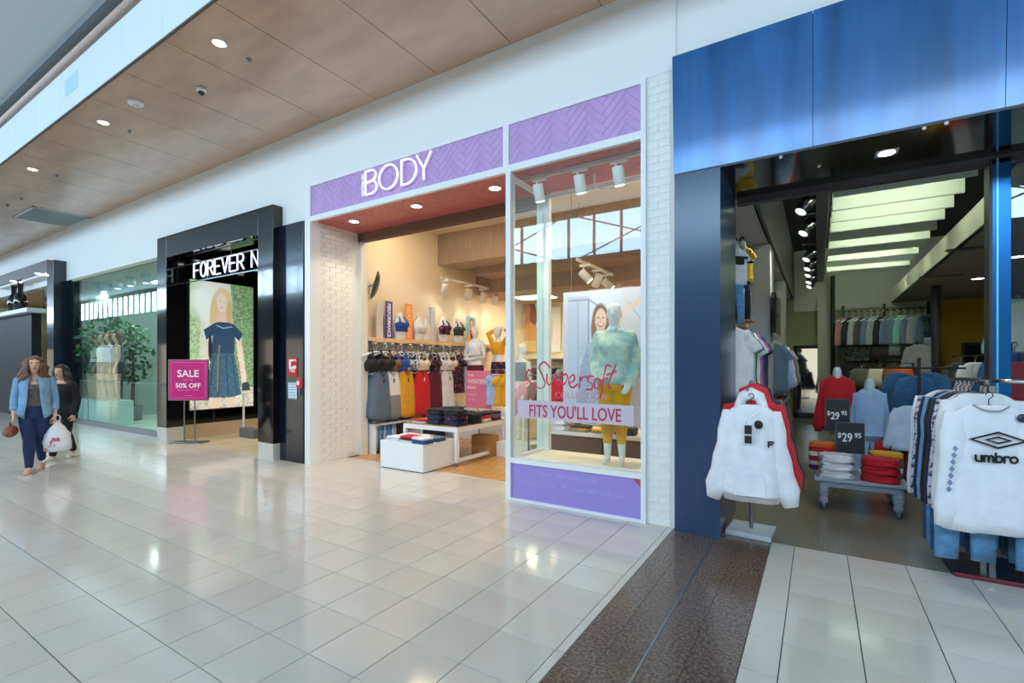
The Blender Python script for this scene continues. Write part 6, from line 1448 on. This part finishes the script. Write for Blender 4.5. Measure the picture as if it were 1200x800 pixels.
# ---- hoodie stand at the entrance
hx, hy = -.535, 5.12
hs = thing('display_stand', 'steel garment stand on a pale timber base holding the white hoodie', 'display stand', (hx, hy, 0), -.06)
for k in range(3): MB().box(-.19 + .0, -.19 + .127 * k, 0, .19, -.19 + .127 * k + .125, .042, bev=.003).build('base_board', mat('limed_timber', (196, 202, 210), .5, var=.1, scale=5, stretch=(1, 8, 8)), hs)
MB().cyl((0, 0, .04), (0, 0, 1.44), .017, 14).build('pole', M_steel, hs); MB().tube([(0, 0, 1.44), (.03, -.36, 1.36), (.03, -.39, 1.385)], .011).build('arm', M_steel, hs)
pz = at_y(880, 468, 4.74)
o = hung('white_hoodie', G_hoodie, mat('cloth_hoodie_white', (238, 240, 246), .8, var=.03, scale=12, bump=.1, bscale=30), (pz.x, 4.74, 1.335), .06, 'white hooded sweatshirt with small chest logo hanging at the shop entrance', None, 'hoodie', 1.06, M_hangerk, wide=.92)
sc = 1.0
MB().box(-.045, -.125, -.235, .012, -.121, -.165).build('swing_tag', M_tagk, o); MB().box(-.045, -.128, -.31, .012, -.124, -.25).build('swing_tag', M_tagk, o)
MB().lathe((.065, -.118, -.155), [(.002, 0), (.034, 0), (.034, .006), (.002, .006)], 18, 'y').build('size_disc', M_tagk, o)
lg = MB(); lg.box(0, -.004, 0, .016, 0, .052); lg.box(.016, -.004, .038, .05, 0, .052); lg.box(.016, -.004, .018, .04, 0, .030); lgo = lg.build('chest_logo', mat('logo_navy', (26, 32, 70), .6), o, (.135, -.108, -.335)); MB().box(.012, -.005, .03, .05, -.001, .036).build('logo_stripe', mat('logo_red', (196, 30, 44), .6), lgo)
for s in (-1, 1): MB().tube(catmull([(s * .035, -.075, -.13), (s * .04, -.115, -.2), (s * .03, -.12, -.30)], 4), .005).build('drawstring', F_white, o)
pk_ = MB(); pk_.prism([(-.13, -.118, -.74), (-.10, -.118, -.57), (.10, -.118, -.57), (.13, -.118, -.74)], (0, .012, 0)); pk_.build('front_pocket', _M['cloth_hoodie_white'], o)
for i, (c, n_) in enumerate(((F_red, 'red'), (F_red, 'red'), (F_navy, 'navy'))):
    hung('hanging_hoodie', G_hoodie, c, (pz.x + .012 * i, 4.80 + .085 * (i + .5), 1.37), .1, '%s hoodie hanging behind the white one, %s behind it' % (n_, ORD[i]), 'hoodies behind the white one', 'hoodie', 1.0, M_hangerk)

# ---- low table with sale garments
tx0, tx1, ty0, ty1, tz = -.03, .79, 6.28, 7.05, .36
tb = thing('sale_table', 'low pale blue-grey table on castors piled with sale clothes', 'table', ((tx0 + tx1) / 2, (ty0 + ty1) / 2, 0))
M_limed = mat('limed_blue_timber', (170, 184, 202), .5, var=.12, scale=6, stretch=(1, 9, 9)); hx2, hy2 = (tx1 - tx0) / 2, (ty1 - ty0) / 2
for k in range(4): MB().box(-hx2, -hy2 + k * hy2 / 2 + .002, tz - .035, hx2, -hy2 + (k + 1) * hy2 / 2 - .002, tz, bev=.003).build('top_board', M_limed, tb)
f = MB(); f.box(-hx2 + .05, -hy2 + .05, tz - .10, hx2 - .05, -hy2 + .075, tz - .035); f.box(-hx2 + .05, hy2 - .075, tz - .10, hx2 - .05, hy2 - .05, tz - .035); f.box(-hx2 + .05, -hy2 + .05, tz - .10, -hx2 + .075, hy2 - .05, tz - .035); f.box(hx2 - .075, -hy2 + .05, tz - .10, hx2 - .05, hy2 - .05, tz - .035); f.build('apron', M_limed, tb)
for sx in (-1, 1):
    for sy in (-1, 1):
        x, y = sx * (hx2 - .085), sy * (hy2 - .085)
        l_ = MB().lathe((x, y, 0), [(.02, .075), (.042, .08), (.046, .12), (.036, .14), (.05, .16), (.052, .24), (.05, .255), (.05, tz - .036)], 14).build('leg', M_limed, tb)
        MB().lathe((x - .014, y, .036), [(.006, 0), (.035, .002), (.036, .014), (.035, .026), (.006, .028)], 16, 'x').build('castor', mat('blue_castor', (60, 120, 160), .35), l_)
        MB().box(x - .018, y - .02, .05, x + .018, y + .02, .08).build('castor_fork', M_steel, l_)
r_, wh, mu = (F_red, 'red'), (F_white, 'white'), (F_mustard, 'mustard')
piles('sale_garment', [(.17, 6.43, [wh, wh, wh], G_foldmess), (.56, 6.43, [r_, r_, r_], G_foldmess), (.06, 6.85, [(F_purple, 'purple'), wh, r_, wh, r_, (F_orange, 'orange')], G_fold), (.64, 6.80, [(F_olive, 'olive'), wh, (F_olive, 'olive'), (F_olive, 'olive'), mu], G_fold)], tz, 'sale garments on the low table', 'on the low table')
def price_sign(u0, v0, u1, v1, Y, zbase, label):
    a, b = at_y(u0, v0, Y), at_y(u1, v1, Y); w_ = b.x - a.x; h_ = a.z - b.z
    t = thing('price_sign', label, 'price sign', (a.x, Y, b.z))
    MB().box(0, 0, 0, w_, .012, h_, bev=.002).build('board', mat('black_board', (28, 30, 36), .5), t); f = MB()
    for q in ((0, 0, w_, .008), (0, h_ - .008, w_, h_), (0, 0, .008, h_), (w_ - .008, 0, w_, h_)): f.box(q[0], -.004, q[1], q[2], .014, q[3])
    f.build('frame', mat('sign_edge', (70, 76, 88), .4), t)
    m_ = mat('price_white', (236, 240, 244), .5); k = w_ / .30
    text('lettering', '$', .085 * k, m_, t, (.022 * k, -.003, h_ * .50), extrude=.001, bold=.002 * k, sx=.9); text('lettering', '29', .15 * k, m_, t, (.068 * k, -.003, h_ * .38), extrude=.001, bold=.003 * k, sx=.72); text('lettering', '95', .085 * k, m_, t, (.195 * k, -.003, h_ * .52), extrude=.001, bold=.002 * k, sx=.85)
    MB().cyl((w_ / 2, .02, zbase - b.z), (w_ / 2, .02, .1), .006, 8).build('stem', M_steel, t); MB().box(w_ / 2 - .06, -.04, zbase - b.z, w_ / 2 + .06, .08, zbase - b.z + .008).build('foot', M_steel, t)
    return t
price_sign(979, 494, 1013.5, 532.5, 6.62, tz, 'larger black $29.95 price sign standing on the low table')
price_sign(967, 466.5, 996, 507, 7.25, 0.0, 'black $29.95 price sign behind the low table before the red hoodie')
# ---- dressed bust forms behind the table
def bust(u, v, Y, rz, garment, m, label, sc=1.15, bottom=None):
    p = at_y(u, v, Y); t = thing('bust_form', label, 'display form', (p.x, Y, 0), rz); z = p.z
    use('garment', garment, t, (0, 0, z), 0, m, sc)
    MB().limb([(0, 0, z - .10), (0, 0, z + .02), (0, 0, z + .09)], [.075, .06, .05], n=12).build('neck', mat('pale_bust', (206, 212, 220), .4), t)
    MB().cyl((0, 0, 0.02), (0, 0, z - .1), .018).build('pole', M_steel, t); MB().lathe((0, 0, 0), [(.02, 0), (.19, 0), (.19, .02), (.02, .035)], 18).build('foot', M_steel, t)
    if bottom: use('trousers', G_jeans, t, (0, 0, z - .5 * sc), 0, bottom, .95)
    return t
bust(981, 440, 8.6, .1, G_bustjacket, F_red, 'bust form in a red zip hoodie behind the price signs', 1.25)
bust(1019, 455, 7.9, .05, G_bustjacket, F_pale, 'bust form in a pale blue cropped jacket and matching trousers', 1.05, F_pale)
for i, (u, v, Y, rz, m_) in enumerate(((1054, 438, 9.2, .5, F_denim), (1072, 442, 8.8, .2, F_denim), (1090, 438, 9.0, -.4, F_denim))):
    p = at_y(u, v, Y); hung('denim_jacket', G_jacket, m_, (p.x, Y, p.z + .09), rz, 'blue denim jacket on the rack behind the white sweater, %s' % ('left one', 'middle one', 'right one')[i], 'denim jackets', 'jacket', .82, M_hangerk)
p = at_y(1073, 440, 9.0); t = thing('clothes_rack', 'dark rack carrying the denim jackets', 'clothes rack', (p.x, 9.0, 0)); 
MB().tube([(-.5, .2, p.z + .11), (.5, -.2, p.z + .11)], .014).build('rail', M_blackmat, t); MB().tube([(0, 0, .02), (0, 0, p.z + .11)], .018).build('post', M_blackmat, t); MB().box(-.4, -.25, 0, .4, .25, .02).build('foot', M_blackmat, t)
p = at_y(1071, 478, 7.7); hung('white_sweater', G_long, F_pale if False else fabric('cool_white', (214, 224, 242)), (p.x - .02, 7.7, p.z + .10), .1, 'white sweater hanging on the black single-pole rack', None, 'sweater', .85, M_hangerk)
t = thing('clothes_rack', 'black single-pole rack holding the white sweater and dark shorts', 'clothes rack', (p.x + .06, 7.78, 0)); MB().tube([(0, 0, .02), (0, 0, p.z + .62)], .018).build('post', M_blackmat, t); MB().tube([(0, 0, p.z + .11), (-.06, -.09, p.z + .11)], .01).build('arm', M_blackmat, t); MB().tube([(-.35, 0, .03), (.35, 0, .03)], .018).build('foot', M_blackmat, t); MB().tube([(0, -.35, .03), (0, .3, .03)], .018).build('foot', M_blackmat, t)
for i, (c, n_) in enumerate(((F_red, 'red'), (F_black, 'black'), (F_maroon, 'maroon'))):
    hung('hanging_shorts', G_shorts, c, (p.x - .16 + .13 * i, 7.84, p.z - .36), .2, '%s shorts hanging under the white sweater' % n_, 'shorts under the white sweater', 'shorts', 1.2, M_hangerk)
# belts and caps on low fixtures near the rear right
t = thing('accessory_table', 'dark table of caps and shoes before the yellow wall', 'table', (1.9, 11.0, 0)); MB().box(-.7, -.5, .9, .7, .5, .95).build('top', M_blackmat, t)
for sx in (-1, 1):
    for sy in (-1, 1): MB().box(sx * .65 - .03, sy * .45 - .03, 0, sx * .65 + .03, sy * .45 + .03, .9).build('leg', M_blackmat, t)
capm = MB().lathe((0, 0, 0), [(.10, 0), (.10, .03), (.085, .08), (.05, .11), (.01, .12)], 16); capm.prism([(-.08, -.06, .0), (.08, -.06, .0), (.06, -.19, -.005), (-.06, -.19, -.005)], (0, 0, .008)); CAP = capm.mesh('cap', F_white)
for i, c in enumerate((F_white, F_brown, F_red, F_white, F_black, F_mustard, F_orange, F_black)):
    o = use('cap', CAP, None, (1.4 + .3 * (i % 4), 10.75 + .4 * (i // 4), .951), random.uniform(-.6, .6), c, 1.5); tag(o, '%s cap on the dark accessory table, %s row, %s from the left' % (c.name.replace('cloth_', ''), ('front', 'rear')[i // 4], ORD[i % 4]), 'cap', 'caps on the accessory table')
for i, u in enumerate((1110, 1117)):
    p = at_y(u, 432, 14.5); t = thing('black_jacket_form', 'small black draped form before the yellow wall, %s' % ('left one', 'right one')[i], 'display form', (p.x, 14.5, 0)); MB().lathe((0, 0, 0), [(.02, 0), (.2, 0), (.2, .02), (.03, .04), (.03, .6), (.17, .75), (.15, 1.1), (.05, 1.35), (.01, 1.38)], 16).build('drape', F_black, t)
free_rack('clothes_rack', 'black clothes rack of pale tops by the dark doorway', 2.1, 3.3, 11.9, 1.75, [(c, G_long) for c in (F_char, F_white, F_grey, F_char, F_white, F_black)], ('hanging_shirt', '%s top on the rack by the dark doorway%s'), 'tops by the dark doorway', facing=.7, scale=1.3, m=M_blackmat)

# ---- umbro rack at the right edge
ux, uy = 1.08, 5.12
ur = thing('clothes_rack', 'steel rack on a dark round-cornered base carrying the white logo top', 'clothes rack', (ux, uy, 0))
MB().box(-.22, -.22, .0, .66, .36, .018, bev=.006).build('base_plate', mat('dark_base_plate', (40, 38, 42), .25), ur); MB().box(-.205, -.245, .0, .66, -.215, .03, bev=.005).build('red_edge', mat('dark_red_edge', (110, 24, 40), .4), ur)
for dx in (0, .05): MB().box(dx - .018, -.02, .016, dx + .018, .02, 1.43).build('post', M_steel, ur)
zt_ = 1.475
MB().tube([(-.12, .42, zt_), (.16, -.36, zt_)], .014).build('rail', M_chrome, ur); MB().tube([(.28, .42, zt_ - .01), (.6, -.3, zt_ - .01)], .014).build('rail', M_chrome, ur); MB().tube([(-.02, .1, zt_ - .01), (.42, .1, zt_ - .01)], .012).build('cross_bar', M_chrome, ur); MB().tube([(.02, 0, 1.42), (.02, .0, zt_)], .02).build('neck', M_steel, ur)
p = at_y(1159, 474, 4.80)
o = hung('white_logo_top', G_bigtee, mat('cloth_logo_white', (238, 240, 248), .8, var=.02, scale=12, bump=.08, bscale=24), (p.x, 4.80, p.z + HOOK), .18, 'white long-sleeved top with black double-diamond logo at the right edge', None, 'top', 1.0, M_hangerk)
ink = mat('black_print_ink', (20, 20, 24), .6)
dm = MB()
def dia(cx, cz, a, b, y, w): 
    pts = [(cx - a, y, cz), (cx, y, cz + b), (cx + a, y, cz), (cx, y, cz - b)]; inn = [(cx - a + w * 2.1, y, cz), (cx, y, cz + b - w), (cx + a - w * 2.1, y, cz), (cx, y, cz - b + w)]
    for i in range(4): j = (i + 1) % 4; dm.prism([pts[i], pts[j], inn[j], inn[i]], (0, .004, 0))
dia(.02, -.245, .165, .062, -.076, .014); dia(.02, -.245, .078, .028, -.076, .012); dm.build('diamond_logo', ink, o)
word = MB(); wx, wz, xh = -.105, -.40, .042
def stk(*ss):
    for s in ss: word.limb([(wx + a * .042, -.076, wz + b * xh) for a, b in s], .0075, n=6, ratio=.5, up=(0, 1, 0))
stk([(0, 1), (0, .3)] + arc(.4, .35, .4, .35, 180, 360, 8) + [(.8, 1)], [(.8, 1), (.8, 0)]); wx += .047
stk([(0, 1), (0, 0)], [(0, .6)] + arc(.3, .65, .3, .35, 180, 0, 8) + [(.6, 0)], [(.6, .6)] + arc(.9, .65, .3, .35, 180, 0, 8) + [(1.2, 0)]); wx += .064
stk([(0, 1.5), (0, 0)], arc(.42, .5, .42, .5, 0, 360, 14)); wx += .047
stk([(0, 1), (0, 0)], [(0, .6)] + arc(.4, .6, .4, .4, 180, 60, 6)); wx += .032
stk(arc(.45, .5, .45, .5, 0, 360, 14)); word.build('wordmark', ink, o)
MB().lathe((.155, -.066, -.085), [(.002, 0), (.03, 0), (.03, .005), (.002, .005)], 18, 'y').build('size_disc', mat('navy_disc', (44, 56, 84), .4), o)
MB().tube(catmull([(-.10, -.03, -.005), (-.05, -.062, -.035), (.03, -.066, -.04), (.10, -.03, -.01)], 5), .006).build('collar_band', F_grey, o)
for k in range(7):
    MB().prism([(-.016, -.062, -.32 - .05 * k), (0, -.062, -.296 - .05 * k), (.016, -.062, -.32 - .05 * k), (0, -.062, -.344 - .05 * k)], (0, .004, 0)).build('sleeve_print', mat('pale_blue_ink', (132, 148, 182), .6), o, (-.215 - .006 * k, .0, 0))
seq = [(F_white, 'white'), (F_bluedot, 'blue printed'), (F_navy, 'navy'), (F_black, 'black'), (F_ldenim, 'pale blue'), (F_navy, 'navy'), (F_bluedot, 'blue printed'), (F_white, 'white')]
for i, (c, n_) in enumerate(seq):
    y = uy - .29 + .07 * (i + .8); x = p.x - .012 * (i + 1)
    hung('hanging_shirt', G_bigtee, c, (x, y + .02, zt_ - .012), .25, '%s long top hanging behind the white logo top, %s behind it' % (n_, ORD[i]), 'tops behind the logo top', 'top', .98, M_hangerk)
for i in range(4):
    hung('hanging_jeans', G_jeans, F_ldenim if i % 2 == 0 else F_denim, (p.x - .10 + .0 * i, uy - .16 + .16 * i, .86), .2, 'light blue jeans hanging under the tops, %s from the front' % ORD[i], 'jeans on the right rack', 'jeans', .72, M_hangerk, wide=1.25)
for i in range(3):
    hung('hanging_jeans', G_jeans, F_ldenim, (p.x + .36, uy - .12 + .16 * i, .84), .2, 'light blue jeans at the right frame edge under the tops, %s from the front' % ORD[i], 'jeans at the frame edge', 'jeans', .72, M_hangerk, wide=1.25)
MB().tube([(-.10, .4, .872), (.16, -.3, .872)], .01).build('lower_rail', M_chrome, ur); MB().tube([(.24, .4, .852), (.6, -.25, .852)], .01).build('lower_rail', M_chrome, ur)
# ---- clothes seen through the right glass
for i, (u, v, c, nm_, Y, g, s) in enumerate(((1189, 412, F_denim, 'blue denim jacket', 7.2, G_jacket, 1.1), (1198, 425, F_red, 'red jacket', 7.0, G_jacket, 1.0), (1192, 350, F_mint, 'pale mint top', 9.5, G_long, 1.2), (1201, 352, F_cream, 'cream top', 9.4, G_long, 1.2))):
    q = at_y(u, v, Y); hung('hanging_garment', g, c, (q.x, Y, q.z + .09), .3, '%s seen through the right glass panel' % nm_, None, 'clothing', s, M_hangerk)
    t = thing('garment_stand', 'steel stand carrying the %s' % nm_, 'stand', (q.x, Y + .1, 0)); MB().tube([(0, 0, .02), (0, 0, q.z + .1), (0, -.1, q.z + .1)], .014).build('pole', M_steel, t); MB().box(-.2, -.15, 0, .2, .15, .02).build('foot', M_steel, t)
for i in range(3):  # extra panels added to lift the dim interior
    t = thing('added_ceiling_light', 'added flat ceiling light in the streetwear shop, %s from the entrance' % ORD[i], 'ceiling light', (.75 if i else 3.2, (7.6, 10.8, 14.0)[i], 4.79 if i else 3.195)); MB().box(-.5, -.15, -.02, .5, .15, 0).build('frame', M_white, t); MB().box(-.46, -.11, -.026, .46, .11, -.018).build('diffuser', lamp_mat('cool_diffuser', (226, 246, 226), 14), t)
